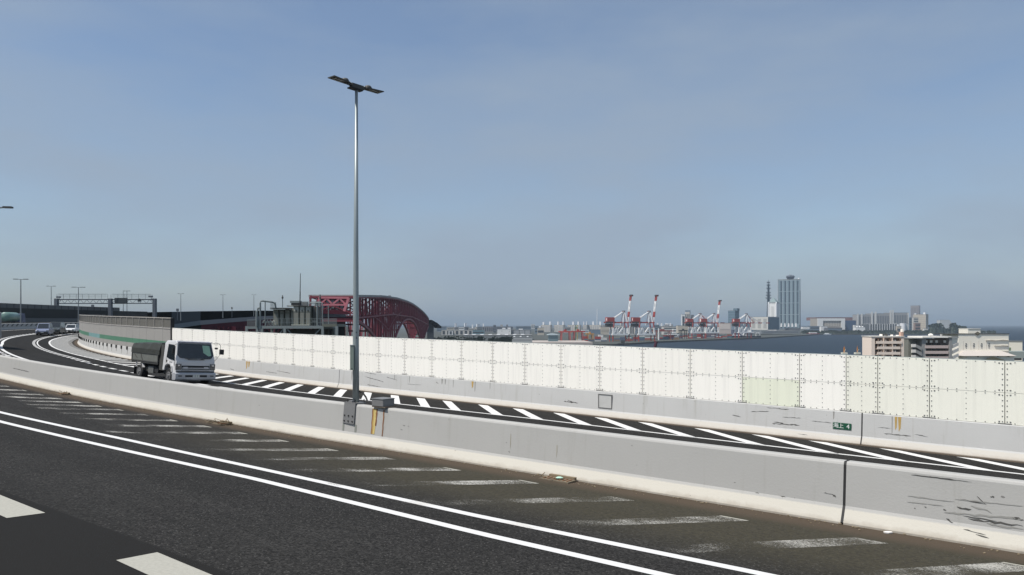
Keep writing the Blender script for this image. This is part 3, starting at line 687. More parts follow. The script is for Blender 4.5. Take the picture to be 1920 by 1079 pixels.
# ------------------------------------------------------------------ things on the far parapet
sa, _ = solve_s(CZERO, 1562, 798); sb, _ = solve_s(CZERO, 1597, 798); sc_ = (sa+sb)/2; hs = abs(sa-sb)/2
o0 = W3(sc_, -.15, 0); _, hsg = solve_s(CZERO, 1580, 799)
sg_t = thing("road_sign", "small green plate with white characters on the far parapet beside the dark joint", "sign", W3(sc_, 0, hsg))
mb = MB(); GS = mat("sign_green", (.004, .075, .036), .5, var=.1); q = []
for h in (hsg-.10, hsg+.10): q += [W3(sc_-hs, -.115, h), W3(sc_-hs, -.15, h), W3(sc_+hs, -.15, h), W3(sc_+hs, -.115, h)]
mb.box8(q, GS); mb.build("plate", sg_t, sg_t.location)
xd = (W3(sc_-1, 0, 0)-W3(sc_, 0, 0)).normalized(); SW = mat("sign_white", (.75, .78, .75), .5)
for ch, dxx, sz in (("海", -hs*.66, .17), ("上", -hs*.10, .17), ("4", hs*.66, .19)):
    pp = W3(sc_, -.112, hsg)+xd*dxx; M = Matrix.Translation(-Vector(sg_t.location)) @ frame(pp, xd)
    text_mesh("character", ch, sz, SW, sg_t, M, extr=.001)
sa, _ = solve_s(CZERO, 1124, 750); sb, _ = solve_s(CZERO, 1147, 750); _, hc = solve_s(CZERO, 1135, 752.5)
hp = thing("access_hatch", "square access hatch with a dark frame set in the far parapet", "hatch", W3((sa+sb)/2, 0, hc))
def flat(mb, s0, s1, h0, h1, p0, p1, m):
    q = []
    for h in (h0, h1): q += [W3(s0, p0, h), W3(s0, p1, h), W3(s1, p1, h), W3(s1, p0, h)]
    mb.box8(q, m)
def poff(h): return -(.12+(h-.24)*.05/.69)
lo, hi, l_, r_ = hc-.24, hc+.24, min(sa, sb), max(sa, sb)
mb = MB(); flat(mb, l_, r_, lo, hi, poff(hc)+.02, poff(hc)-.03, mat("cover_concrete", (.5, .5, .48), .8)); mb.build("cover", hp, hp.location)
mb = MB()
for (x0, x1, y0, y1) in ((l_, r_, hi, hi+.03), (l_, r_, lo-.03, lo), (l_-.03, l_, lo-.03, hi+.03), (r_, r_+.03, lo-.03, hi+.03)): flat(mb, x0, x1, y0, y1, poff(hc)+.035, poff(hc)-.03, BOLT)
mb.build("frame", hp, hp.location)

# ------------------------------------------------------------------ vehicles
RIM = mat('rim_grey', (.22, .22, .22), .4, metal=.4)
def wheel(par, x, y, r, w, side, rimm=RIM):
    m = MB(); m.tube([(x, y-w/2, r), (x, y-w/2+.03, r), (x, y+w/2-.03, r), (x, y+w/2, r)], [r*.93, r, r, r*.93], BLACK, 20); t = m.build("wheel", par, smooth=False)
    ys = y+side*w/2
    m = MB(); m.tube([(x, ys-side*.02, r), (x, ys+side*.012, r)], [r*.6, r*.56], rimm, 16); m.tube([(x, ys, r), (x, ys+side*.05, r)], [r*.24, r*.2], rimm, 10)
    for k in range(6):
        an = k*math.pi/3; m.tube([(x+r*.4*math.cos(an), ys, r+r*.4*math.sin(an)), (x+r*.4*math.cos(an), ys+side*.016, r+r*.4*math.sin(an))], r*.075, BLACK, 6)
    m.build("rim", t)
fc = P(329, 716, 34.9)                                              # near front corner of the truck
s_, p_ = inv(fc.x, fc.y); hd_ = heading(s_)+math.pi
hx, hy = math.cos(hd_), math.sin(hd_); TL, TW = 5.1, 1.98
tx, ty = fc.x-hx*TL, fc.y-hy*TL
tx += -hy*TW/2*1.0; ty += hx*TW/2*1.0                               # centre line, away from the bus
s2, p2 = inv(tx+hx*2.5, ty+hy*2.5); tz = CZ+zrel(s2, p2)
tk = thing("dump_truck", "white and grey dump truck with a dark tarpaulin over its load, driving towards us", "truck", (tx, ty, tz), hd_)
tilt = (zrel(*inv(tx+hx*4, ty+hy*4))-zrel(*inv(tx+hx*1, ty+hy*1)))/3; tk.scale = (.98, .98, .97); tk.rotation_euler = (rad(-3.2), -math.atan(tilt), hd_)
H = TW/2; CX0, CX1 = 3.62, 5.06
m = MB()   # cab shell: side profile with a raked screen
prof = [(CX0, .62), (CX0, 1.98), (CX0+.12, 2.12), (CX1-.42, 2.15), (CX1-.26, 2.05), (CX1-.04, 1.28), (CX1, 1.10), (CX1+.01, .56), (CX1-.1, .56), (CX1-.30, .56), (CX1-.36, .80), (CX1-.72, .98), (CX1-1.12, .80), (CX1-1.18, .62)]
top = [0, .06, .12, .14, .10, .02, 0, 0, 0, 0, 0, 0, 0, 0]
m.prism(prof, -H, H, TWHITE, top); cab = bevel(m.build("cab", tk), .035, 3)
m = MB()   # windscreen
def scr(t, y): x = CX1-.245+(.215)*t; z = 2.01-.71*t; return (x+.012, y, z+.004)
m.face([scr(0, -H+.17), scr(.78, -H+.07), scr(1, -H+.20), scr(1.04, 0), scr(1, H-.20), scr(.78, H-.07), scr(0, H-.17)], GLASS_D)
ws = m.build("windscreen", cab)
m = MB(); m.face([tuple(a+b for a, b in zip(scr(.10, H-.62), (.006, 0, 0))), tuple(a+b for a, b in zip(scr(.62, H-.60), (.006, 0, 0))), tuple(a+b for a, b in zip(scr(.86, H-.34), (.006, 0, 0))), tuple(a+b for a, b in zip(scr(.80, H-.20), (.006, 0, 0))), tuple(a+b for a, b in zip(scr(.12, H-.26), (.006, 0, 0)))], GLASS_G); m.build("view_through_pane", ws)
m = MB(); m.bar(scr(1.05, -.55), scr(1.02, -.05), .02, BLACK); m.bar(scr(1.05, .25), scr(1.02, .75), .02, BLACK); m.box(CX1-.0, CX1+.015, -.42, .42, 1.215, 1.245, BLACK); m.build("wiper", cab)
m = MB(); m.box(CX1-.34, CX1-.2, -H+.15, H-.15, 2.06, 2.11, mat("visor_smoke", (.30, .31, .38), .3)); 
for k in range(9): m.tube([(CX1-.2, -.8+k*.2, 2.1), (CX1-.2, -.72+k*.2, 2.1)], .02, mat("visor_smoke", (.3, .31, .38)), 6)
m.build("sun_visor", cab)
for sd2 in (-1, 1):
    y = sd2*(H+.004)
    m = MB(); yi = sd2*(H-.055)
    m.face([(CX0+.40, y, 1.30), (CX0+.66, y, 1.24), (CX1-.17, y-sd2*.012, 1.16), (CX1-.36, yi, 1.93), (CX0+.42, yi, 1.95)], GLASS_D); m.build("side_window", cab)
    m = MB()
    m.bar((CX0+.38, y, .72), (CX0+.38, y, 1.28), .012, GALVD); m.bar((CX1-.16, y, .9), (CX1-.12, y, 1.2), .012, GALVD); m.box(CX0+.44, CX0+.48, y-.012, y+.012, 1.0, 1.16, BLACK); m.build("door_seam", cab)
    m = MB()   # wheel arch and step
    pts = [(CX1-.33+.0, .60), (CX1-.38, .84), (CX1-.55, 1.0), (CX1-.85, 1.02), (CX1-1.08, .90), (CX1-1.18, .66)]
    for a, b_ in zip(pts, pts[1:]): m.bar((a[0], sd2*(H+.01), a[1]), (b_[0], sd2*(H+.01), b_[1]), .075, TWHITE, .07)
    m.box(CX1-.36, CX1-.06, sd2*(H-.02)-.03, sd2*(H-.02)+.03, .48, .60, TWHITE); m.box(CX1-.28, CX1-.14, sd2*(H+.01)-.004, sd2*(H+.01)+.008, .515, .56, BLACK)
    m.build("wheel_arch", cab)
    m = MB()   # mirror
    if sd2 > 0:
        m.tube([(CX1-.22, y-.08, 2.05), (CX1-.04, y+.14, 2.07), (CX1-.0, y+.23, 1.98), (CX1-.0, y+.25, 1.55), (CX1-.03, y+.10, 1.32), (CX1-.1, y-.02, 1.14)], .012, BLACK, 6)
        m.box(CX1-.05, CX1+.06, y+.20, y+.40, 1.52, 1.78, BLACK); m.box(CX1-.12, CX1-.04, y-.02, y+.12, 1.78, 1.86, BLACK)
    else:
        m.tube([(CX1-.15, y+.05, 1.98), (CX1-.1, y-.12, 1.9), (CX1-.1, y-.12, 1.5), (CX1-.15, y, 1.3)], .012, BLACK, 6); m.box(CX1-.14, CX1-.09, y-.17, y-.06, 1.5, 1.78, BLACK)
    bevel(m.build("mirror", cab), .01)
    m = MB(); yl = sd2*(H-.13); m.box(CX1-.05, CX1+.035, yl-.13, yl+.13, .72, 1.02, mat("lamp_glass", (.13, .135, .14), .12, metal=.5)); m.box(CX1-.02, CX1+.04, yl-.10, yl+.10, .86, .88, GALVD)
    m.tube([(CX1+.03, yl, .94), (CX1+.045, yl, .94)], .05, CHROME, 10); bevel(m.build("headlight", cab), .015)
m = MB(); m.box(CX1-.03, CX1+.024, -.70, .70, .68, .93, BLACK); m.box(CX1, CX1+.04, -.70, .70, .79, .83, TWHITE); m.box(CX1, CX1+.036, -.70, .70, .70, .735, TWHITE); m.box(CX1-.05, CX1+.03, -H+.03, H-.03, .60, .655, BLACK)
for y in (-.52, .52): m.box(CX1, CX1+.044, y-.11, y+.11, .78, .87, TWHITE)
m.build("grille", cab)
m = MB(); bp_ = [(CX1-.30, .20), (CX1-.30, .60), (CX1+.02, .60), (CX1+.11, .54), (CX1+.11, .28), (CX1+.06, .20)]; m.prism(bp_, -H-.03, H+.03, mat("bumper_silver", (.42, .43, .45), .35, metal=.2, var=.03)); bmp = bevel(m.build("bumper", tk), .03, 2)
m = MB()
for a_, b_ in ((-.55, -.18), (.18, .55)): m.box(CX1+.08, CX1+.116, a_, b_, .37, .47, BLACK)
for y in (-.80, .80): m.box(CX1+.08, CX1+.116, y-.09, y+.09, .40, .45, BLACK)
m.build("bumper_opening", bmp)
m = MB(); m.box(CX1+.10, CX1+.125, -.16, .16, .35, .50, mat("plate_white", (.5, .52, .5), .5)); lpz = m.build("licence_plate", bmp)
M = Matrix(((0, 0, 1, CX1+.128), (1, 0, 0, .0), (0, 1, 0, .415), (0, 0, 0, 1))); text_mesh("numerals", "2 3", .13, mat("plate_ink", (.03, .09, .05), .5), lpz, M, extr=.001)
m = MB(); m.box(.1, 5.0, -.38, -.26, .46, .62, GALVD); m.box(.1, 5.0, .26, .38, .46, .62, GALVD)
for x in (.2, 1.2, 2.2, 3.2, 4.5): m.box(x, x+.1, -.38, .38, .48, .6, GALVD)
m.box(1.75, 2.35, -.86, -.46, .38, .72, mat("tank_grey", (.12, .125, .12), .5)); m.box(2.45, 2.85, -.84, -.46, .42, .70, BLACK); m.box(1.75, 2.6, .46, .86, .38, .72, BLACK); m.box(-.05, .12, -.85, .85, .40, .52, BLACK)
m.box(.25, 3.6, -.62, .62, .42, .84, BLACK); m.box(1.3, 1.7, -.80, -.5, .44, .66, GALVD); m.build("chassis", tk)
m = MB(); m.box(3.16, 3.58, -H+.05, H-.05, .60, 1.9, GALVD); m.box(3.3, 3.5, -H+.1, -H+.25, 1.0, 1.6, BLACK); m.build("equipment_rack", tk)
m = MB()   # tipping body: floor, side boards
m.box(.0, 3.12, -H, H, .86, .96, GALVD)
for y in (-1, 1):
    m.box(.06, 3.10, y*(H-.02)-.02, y*(H-.02)+.02, .96, 1.36, BEDG)
    for z in (.94, 1.34): m.box(.02, 3.14, y*H-.022, y*H+.022, z, z+.05, GALVD)
    for x in (.02, 3.08): m.box(x, x+.06, y*H-.03, y*H+.03, .9, 1.4, GALVD)
    m.bar((1.1, y*(H+.015), 1.35), (1.35, y*(H+.015), .98), .025, GALVD); m.bar((.35, y*(H+.015), 1.28), (.7, y*(H+.015), 1.1), .02, GALVD)
m.box(.02, .07, -H, H, .9, 1.4, BEDG); m.build("tipping_body", tk)
m = MB(); N = 10; tp = []
for i in range(N+1):
    x = -.04+3.3*i/N; sag = .03*math.sin(i*1.9); zr = 1.84+.12*i/N
    tp.append([(x, -H-.03, 1.36+.02*math.sin(i*2.3)), (x, -H-.02+.02*math.sin(i*3.1), 1.6), (x, -H+.07, zr-.02+sag), (x, -.3, zr+.03+sag), (x, .3, zr+.03-sag), (x, H-.07, zr-.02-sag), (x, H+.02, 1.6), (x, H+.03, 1.36+.02*math.cos(i*2.3))])
for a_, b_ in zip(tp, tp[1:]):
    for j in range(7): m.face([a_[j], b_[j], b_[j+1], a_[j+1]], TARP)
m.face(tp[0], TARP); m.face(tp[-1], TARP); m.build("tarpaulin", tk)
for x in (.95, ):
    for sd2 in (-1, 1):
        wheel(tk, x, sd2*(H-.19), .375, .34, sd2)
        m = MB(); pts = [(x-.50, .66), (x-.44, .84), (x-.15, .90), (x+.22, .87), (x+.46, .62)]
        for a_, b_ in zip(pts, pts[1:]): m.bar((a_[0], sd2*(H-.08), a_[1]), (b_[0], sd2*(H-.05), b_[1]), .11, TWHITE, .03)
        m.build("mudguard", tk)
        m = MB(); m.box(x-.60, x-.57, sd2*(H-.2)-.2, sd2*(H-.2)+.2, .22, .62, BLACK); m.build("mud_flap", tk)
for sd2 in (-1, 1): wheel(tk, CX1-.74, sd2*(H-.13), .375, .24, sd2)
m = MB(); m.box(CX0+.72, CX0+.92, -H-.008, -H-.003, .98, 1.14, TWHITE); m.tube([(CX0+.82, -H-.008, 1.06), (CX0+.82, -H-.012, 1.06)], .05, BEDG, 12); m.build("door_emblem", cab)

def car(name, label, s, p, col, L=4.3, Wd=1.66, Hh=1.7, van=True, hood=.75):
    pos = W3(s, p); t = thing(name, label, "car", pos, heading(s)+math.pi); h = Wd/2
    body = mat("car_paint_%s" % name+str(round(col[0], 2)), col, .25, var=.02, spec=.6)
    m = MB(); zb = Hh*.56
    m.prism([(-L/2, .28), (-L/2, zb*.95), (-L/2+.1, zb), (L/2-hood, zb), (L/2-.12, zb*.80), (L/2, zb*.62), (L/2, .28), (L/2-.2, .22), (-L/2+.2, .22)], -h, h, body); b = bevel(m.build("body", t), .07, 3)
    m = MB(); m.prism([(-L/2+.06, zb-.01), (-L/2+.22, Hh-.06), (L/2-hood-.75, Hh-.06), (L/2-hood+.05, zb-.01)], -h+.05, h-.05, GLASS_D, [0, .12, .12, 0]); bevel(m.build("glazing", t), .03)
    m = MB(); m.prism([(-L/2+.18, Hh-.07), (-L/2+.26, Hh-.01), (L/2-hood-.82, Hh), (L/2-hood-.72, Hh-.07)], -h+.15, h-.15, body); bevel(m.build("roof", t), .03)
    m = MB()
    for sd2 in (-1, 1): m.bar((L/2-hood+.04, sd2*(h-.07), zb), (L/2-hood-.74, sd2*(h-.17), Hh-.04), .05, body)
    m.build("screen_pillar", b)
    for sd2 in (-1, 1):
        m = MB(); m.box(L/2-.12, L/2+.012, sd2*(h-.22)-.14, sd2*(h-.22)+.14, zb*.62, zb*.78, CHROME); bevel(m.build("headlight", t), .02)
        for x in (-L/2+.8, L/2-.8): wheel(t, x, sd2*(h-.1), .30, .19, sd2)
        m = MB(); m.box(L/2-hood-.25, L/2-hood-.12, sd2*(h+.08)-.07, sd2*(h+.08)+.07, zb, zb+.12, body); m.build("mirror", t)
    m = MB(); m.box(L/2-.05, L/2+.015, -h+.12, h-.12, .30, zb*.52, GALVD); m.build("grille", t)
    m = MB(); m.box(L/2, L/2+.03, -.17, .17, .38, .5, mat("plate_white", (.5, .5, .5))); m.build("licence_plate", t)
    return t
car("minivan", "silver blue minivan coming round the bend, foremost of the cars", 94, 5.3, (.20, .23, .33), 4.4, 1.62, 1.75)
car("minivan", "dark grey minivan half hidden behind the silver blue one on the bend", 104, 5.4, (.05, .06, .06), 4.5, 1.66, 1.85)
car("hatchback_car", "white car emerging from behind the grey wall on the bend", 114, 5.3, (.70, .72, .72), 4.0, 1.6, 1.4, hood=.95)
# tanker and box truck on the left
def at_px(x, d): X = (x-PX)/F*d; return X, d
x_, y_ = at_px(22, 131); s_, p_ = inv(x_, y_); tn = thing("tanker_truck", "pale green tanker truck beyond the chevron barrier at the left edge", "truck", (x_, y_, CZ+zrel(s_, p_)), heading(s_))
TG = mat("tank_green", (.16, .26, .23), .4, var=.05)
m = MB(); m.tube([(-3.4, 0, 1.75), (-3.2, 0, 1.75), (1.6, 0, 1.75), (1.8, 0, 1.75)], [.6, .82, .82, .6], TG, 18); m.build("tank", tn, smooth=True)
m = MB(); m.box(-3.6, 3.9, -.85, .85, .45, .9, GALVD); m.build("chassis", tn)
m = MB(); m.prism([(2.1, .6), (2.1, 2.25), (2.3, 2.4), (3.5, 2.4), (3.85, 1.5), (3.9, .6)], -.95, .95, mat("cab_blue", (.03, .05, .12), .4)); c_ = bevel(m.build("cab", tn), .05)
m = MB(); m.face([(3.52+.02, -.8, 2.3), (3.85+.01, -.8, 1.55), (3.85+.01, .8, 1.55), (3.52+.02, .8, 2.3)], GLASS_D); m.build("windscreen", c_)
for x in (-2.4, -1.3, 2.9):
    for sd2 in (-1, 1): wheel(tn, x, sd2*.82, .45, .28, sd2)
x_, y_ = at_px(-5, 64); s_, p_ = inv(x_, y_); bt_ = thing("box_truck", "grey box truck cut off by the left edge of the picture", "truck", (x_-1.0, y_-.4, CZ+zrel(s_, p_)), heading(s_)+rad(4))
GB = mat("cargo_grey", (.30, .31, .30), .5, var=.05)
m = MB(); m.box(-3.2, 1.6, -.95, .95, .85, 3.0, GB); bevel(m.build("cargo_box", bt_), .04)
m = MB(); m.prism([(1.75, .5), (1.75, 2.0), (1.9, 2.1), (2.8, 2.1), (3.15, 1.3), (3.2, .45)], -.9, .9, TWHITE); c_ = bevel(m.build("cab", bt_), .05)
m = MB(); m.face([(2.83, -.75, 2.0), (3.14, -.75, 1.35), (3.14, .75, 1.35), (2.83, .75, 2.0)], GLASS_D); m.build("windscreen", c_)
m = MB(); m.box(-3.2, 3.0, -.8, .8, .4, .84, GALVD); m.build("chassis", bt_)
for x in (-2.2, 2.4):
    for sd2 in (-1, 1): wheel(bt_, x, sd2*.8, .38, .26, sd2)

# ------------------------------------------------------------------ distant lamp posts
def lamp_proto(label, x, ytop, d, zbase, arms=2, reach=1.25):
    top = P(x, ytop, d); t = thing("street_lamp", label, "street lamp", (top.x, top.y, zbase), rad(8), "lamp posts along the far road"); h = top.z-zbase
    DG = mat("lamp_grey", (.20, .22, .23), .6)
    m = MB(); m.tube([(0, 0, 0), (0, 0, h)], [.13, .07], DG, 8); m.build("pole", t)
    for sd2 in ((-1, 1) if arms == 2 else (1,)):
        m = MB(); m.bar((0, 0, h-.05), (sd2*reach*.5, 0, h), .08, DG); m.box(min(sd2*.45, sd2*reach*.95), max(sd2*.45, sd2*reach*.95), -.14, .14, h-.04, h+.06, GALVD); m.build("lamp_head", t)
    return t
lamp_proto("double-headed lamp post beyond the chevron barrier, leftmost of the far lamps", 39, 524, 128, CZ+zrel(*inv(*at_px(37, 128)))+.9)
lamp_proto("thin lamp post behind the left leg of the sign gantry", 96, 537, 195, 2.7, reach=1.2)
lamp_proto("double-headed lamp post at the tip of the grey wall, in front of the gantry", 147, 539, 165, 1.0, reach=1.5)
lamp_proto("twin lamp post just left of the gantry's dark message board top", 231, 546, 215, 2.7, 1, 1.4)
lamp_proto("lamp post behind the gantry's dark message board", 238, 546, 212, 2.7, 2, 1.0)
lamp_proto("slim lamp post right of the gantry above the dark viaduct", 339, 551, 240, 4, reach=1.0)
lamp_proto("slim lamp post above the viaduct left of the equipment platform", 418, 553, 260, 5, reach=.9)
lamp_proto("faint lamp post just left of the equipment platform", 476, 553, 290, 6, reach=.9)
lamp_proto("lamp post whose single head pokes in from the left edge, high up", -8, 389, 46, CZ+zrel(*inv(*at_px(-30, 46)))+.9, 2, 1.0)
# ------------------------------------------------------------------ sign gantry
GT = mat("gantry_steel", (.085, .10, .12), .6, var=.1)
gp = [P(106, 562, 186), P(207, 562, 189), P(290, 562, 192)]
gt = thing("sign_gantry", "grey steel gantry on three legs carrying a message board and a railed walkway", "gantry", (gp[0].x, gp[0].y, 1.5))
for k, q in enumerate(gp):
    m = MB(); m.box(q.x-.42, q.x+.42, q.y-.4, q.y+.4, 1.0, q.z+.25, GT); bevel(m.build("leg", gt, gt.location), .05)
for k, (a, b) in enumerate(zip(gp, gp[1:])):
    m = MB(); a = a+Vector((.42, 0, 0)); b = b-Vector((.42, 0, 0)); dn = Vector((0, 0, -1.0))
    m.bar(a, b, .26, GT); m.bar(a+dn, b+dn, .22, GT); N = 16 if k == 0 else 12
    for i in range(N):
        p0 = a+(b-a)*i/N; p1 = a+(b-a)*(i+1)/N; m.bar(p0 if i % 2 else p0+dn, p1+dn if i % 2 else p1, .07, GT)
    m.build("truss", gt, gt.location)
    m = MB(); u = Vector((0, -.5, .15)); 
    for z in (.5, .95, 1.2): m.bar(a+u+Vector((.3, 0, z-.0)), b+u+Vector((-.3, 0, z)), .05 if z < 1.1 else .07, GT)
    for i in range(N//2+1): p0 = a+u+(b-a)*i/(N/2); m.bar(p0, p0+Vector((0, 0, 1.2)), .05, GT)
    m.build("walkway_rail", gt, gt.location)
bc = P(230, 564.5, 190); m = MB(); m.box(bc.x-1.6, bc.x+1.6, bc.y-1.0, bc.y-.6, bc.z-.74, bc.z+.74, mat("board_black", (.035, .045, .05), .5)); bevel(m.build("message_board", gt, gt.location), .05)
bc = P(264.5, 563.5, 190); m = MB(); m.tube([(bc.x, bc.y-.9, bc.z), (bc.x, bc.y-.7, bc.z)], .42, mat("board_black", (.035, .045, .05)), 14); m.build("round_sign_back", gt, gt.location)
for x, y in ((113, 558), (285, 557)):
    q = P(x, y, 189); m = MB(); m.box(q.x-.5, q.x+.5, q.y-.9, q.y-.5, q.z-.15, q.z+.25, GT); m.bar((q.x, q.y-.5, q.z-.1), (q.x, q.y, q.z-1.0), .08, GT); m.build("floodlight", gt, gt.location)
def small_sign(x, y, d, r, zb, label, diamond=False):
    q = P(x, y, d); t = thing("road_sign", label, "sign", (q.x, q.y, zb))
    m = MB(); m.tube([(0, 0, 0), (0, 0, q.z-zb)], .07, GT, 6); m.build("post", t)
    m = MB()
    if diamond: m.box8([(-.04, -.1, q.z-zb-r), (.04, -.1, q.z-zb-r), (.04, -.05, q.z-zb-r), (-.04, -.05, q.z-zb-r), (-r, -.1, q.z-zb), (r, -.1, q.z-zb), (r, -.05, q.z-zb), (-r, -.05, q.z-zb)], GALVD); m.box8([(-r, -.1, q.z-zb), (r, -.1, q.z-zb), (r, -.05, q.z-zb), (-r, -.05, q.z-zb), (-.04, -.1, q.z-zb+r), (.04, -.1, q.z-zb+r), (.04, -.05, q.z-zb+r), (-.04, -.05, q.z-zb+r)], GALVD)
    else: m.box(-r, r, -.1, -.04, q.z-zb-r, q.z-zb+r, GT)
    m.build("board", t)
small_sign(174, 574.5, 205, .42, 4.0, "small square sign standing above the dark wall under the gantry")
small_sign(333, 581.5, 225, .40, 4.0, "small square sign above the dark viaduct right of the gantry")
small_sign(435, 578, 250, .36, 5.0, "small dark diamond sign above the viaduct parapet", True)
# ------------------------------------------------------------------ approach viaduct behind the bend
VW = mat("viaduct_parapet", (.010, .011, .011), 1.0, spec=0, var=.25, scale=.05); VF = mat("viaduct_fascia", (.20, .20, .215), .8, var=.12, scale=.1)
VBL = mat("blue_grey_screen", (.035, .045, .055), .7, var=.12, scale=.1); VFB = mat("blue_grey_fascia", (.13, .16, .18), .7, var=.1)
DRED = mat("girder_dark_red", (.075, .016, .026), .9, spec=.1, var=.3, scale=.08)
va = thing("road_viaduct", "dark viaduct with pale edge beam and red steel frames, leading to the red bridge", "viaduct", P(400, 600, 290)-Vector((0, 0, 30)))
vp = [(170, 585.5, 250, 600), (268, 586, 262, 606), (322, 585, 268, 609), (376, 584, 276, 601.5), (430, 583.4, 300, 597.5), (480, 582.6, 330, 594), (530, 583, 362, 591.5), (592, 583.5, 400, 590), (640, 584, 425, 589.5)]
def vseg(mb, i, f0, f1, m, dz0=0, dz1=0, th=12, dy=0):
    a, b = vp[i], vp[i+1]
    def pt(v, f): z = P(v[0], v[1], v[2]); z2 = P(v[0], v[3], v[2]); return z+(z2-z)*f
    q = []
    for f, dz in ((f1, dz1), (f0, dz0)):
        A = pt(a, f)+Vector((0, -dy, dz)); B_ = pt(b, f)+Vector((0, -dy, dz)); q += [A, B_, B_+Vector((0, th, 0)), A+Vector((0, th, 0))]
    mb.box8(q, m)
mb = MB()
for i in range(0, 8):
    if i < 3: continue
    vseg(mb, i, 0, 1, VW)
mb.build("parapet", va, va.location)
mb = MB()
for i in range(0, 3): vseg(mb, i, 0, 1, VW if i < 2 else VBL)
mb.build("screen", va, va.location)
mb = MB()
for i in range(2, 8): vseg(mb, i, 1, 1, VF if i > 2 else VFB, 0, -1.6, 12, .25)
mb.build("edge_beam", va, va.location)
mb = MB()
for i in range(0, 8):
    a, b = vp[i], vp[i+1]
    A = P(a[0], a[3], a[2]); B_ = P(b[0], b[3], b[2])
    mb.box8([A+Vector((0, .6, -6)), B_+Vector((0, .6, -6)), B_+Vector((0, 10, -6)), A+Vector((0, 10, -6)), A+Vector((0, .6, -1.62)), B_+Vector((0, .6, -1.62)), B_+Vector((0, 10, -1.62)), A+Vector((0, 10, -1.62))], DRED if i > 2 else VW)
mb.build("box_girder", va, va.location)
for x, d_ in ((384, 282), (408, 288), (431, 300), (456, 316), (482, 331), (510, 350), (545, 372), (580, 392)):
    mb = MB(); q = P(x, 603, d_); w = 1.3
    mb.bar((q.x, q.y+2, q.z-2), (q.x, q.y+2, -33), w, RED); mb.bar((q.x+4.4, q.y+6, q.z-2), (q.x+4.4, q.y+6, -33), w, DRED)
    mb.bar((q.x, q.y+2, q.z-9), (q.x+4.4, q.y+6, q.z-9), 1.2, DRED); mb.bar((q.x, q.y+2, q.z-7.5), (q.x+3.2, q.y+4, q.z-2.5), .8, DRED); mb.bar((q.x, q.y+2, q.z-7.5), (q.x-2.6, q.y+1.5, q.z-2.5), .8, DRED)
    mb.build("steel_frame", va, va.location)
o8 = Vector((0, 9, 0)); mb = MB(); mb.box8([v+o8 for v in (P(150, 614, 262)+Vector((0, 0, -30)), P(640, 614, 420)+Vector((0, 0, -30)), P(640, 614, 440)+Vector((0, 0, -30)), P(150, 614, 290)+Vector((0, 0, -30)), P(150, 617, 262), P(640, 611, 420), P(640, 611, 440), P(150, 617, 290))], VW)
mb.build("lower_deck", va, va.location)

# ------------------------------------------------------------------ equipment platform
PG = mat("platform_steel", (.19, .22, .22), .6, var=.12); PGD = mat("cabinet_olive", (.13, .135, .11), .6, var=.2, scale=1); PGL = mat("pale_cabinet_top", (.32, .33, .29), .6, var=.15)
D1 = 128.; up = 1387/D1
pb = P(555, 612, D1); pt_ = thing("equipment_platform", "steel platform crowded with grey-green cabinets, pipes and railings behind the white wall", "platform", (pb.x, pb.y, -20))
def Q(x, y, dy=0): v = P(x, y, D1); v.y += dy; return v
def qbox(mb, x0, x1, y0, y1, dep0, dep1, m): a, b = Q(x0, y1), Q(x1, y0); mb.box(a.x, b.x, D1+dep0, D1+dep1, a.z, b.z, m)
def part(name, f, par=None):
    mb = MB(); f(mb); return mb.build(name, par or pt_, pt_.location)
part("deck", lambda m: (qbox(m, 480, 606, 611.5, 616.5, 0, 9, PG), qbox(m, 462, 482, 612.5, 617, 0, 6, PG), qbox(m, 604, 631, 608, 613, 0, 7, PGD)))
for x in (462, 482, 533.5, 604.5, 631):
    part("column", lambda m, x=x: (m.bar(Q(x, 600 if x == 482 else 612, .2), Q(x, 612, .2)-Vector((0, 0, 22)), .42, PG), m.bar(Q(x, 612, 8), Q(x, 612, 8)-Vector((0, 0, 22)), .4, PG)))
part("brace", lambda m: (m.bar(Q(531, 616, .3), Q(523, 627, .3), .16, PG), m.bar(Q(536, 616, .3), Q(546, 627, .3), .16, PG), m.bar(Q(601, 616, .3), Q(590, 627, .3), .16, PG)))
part("back_wall", lambda m: qbox(m, 505, 600, 618, 640, 6, 6.5, GALVD))
for x0, x1 in ((544, 554.5), (556, 565.5), (567, 577)):
    c_ = part("cabinet", lambda m: (qbox(m, x0, x1, 574, 610, 2.0, 4.2, PGD), qbox(m, x0+.4, x1-.8, 575, 584, 1.93, 2.0, PGL)))
    part("vent", lambda m: (qbox(m, (x0+x1)/2-1, (x0+x1)/2+.8, 580.8, 583.4, 1.86, 1.92, BLACK), qbox(m, x0+1, x1-1.5, 586, 609, 1.93, 2.0, mat("cabinet_door", (.19, .192, .165), .55, var=.15))), c_)
part("cabinet_roof", lambda m: qbox(m, 543, 578.5, 573, 574, 1.7, 4.5, GALVD))
part("dark_cabinet", lambda m: (qbox(m, 578.5, 590, 575, 611, 2.6, 4.6, GALVD)))
for i, (x0, x1, y0) in enumerate(((502, 512, 580), (514, 522, 581), (524, 533, 580), (534.5, 543, 577.5))):
    c_ = part("cabinet", lambda m: (qbox(m, x0, x1, y0, 611, 3.0+i*.1, 5, PGD), qbox(m, x0+.6, x1-.6, y0+1.5, y0+5, 2.9+i*.1, 3.0+i*.1, mat("cabinet_door", (.19, .192, .165), .55))))
    part("door", lambda m: qbox(m, x0+1, x1-1, y0+8, 609, 2.92+i*.1, 3.0+i*.1, mat("cabinet_door", (.19, .192, .165))), c_)
part("canopy", lambda m: (qbox(m, 500, 536, 577, 578.6, 1.8, 6, GALVD), qbox(m, 501, 529, 579.2, 580.6, 1.6, 5, PG)))
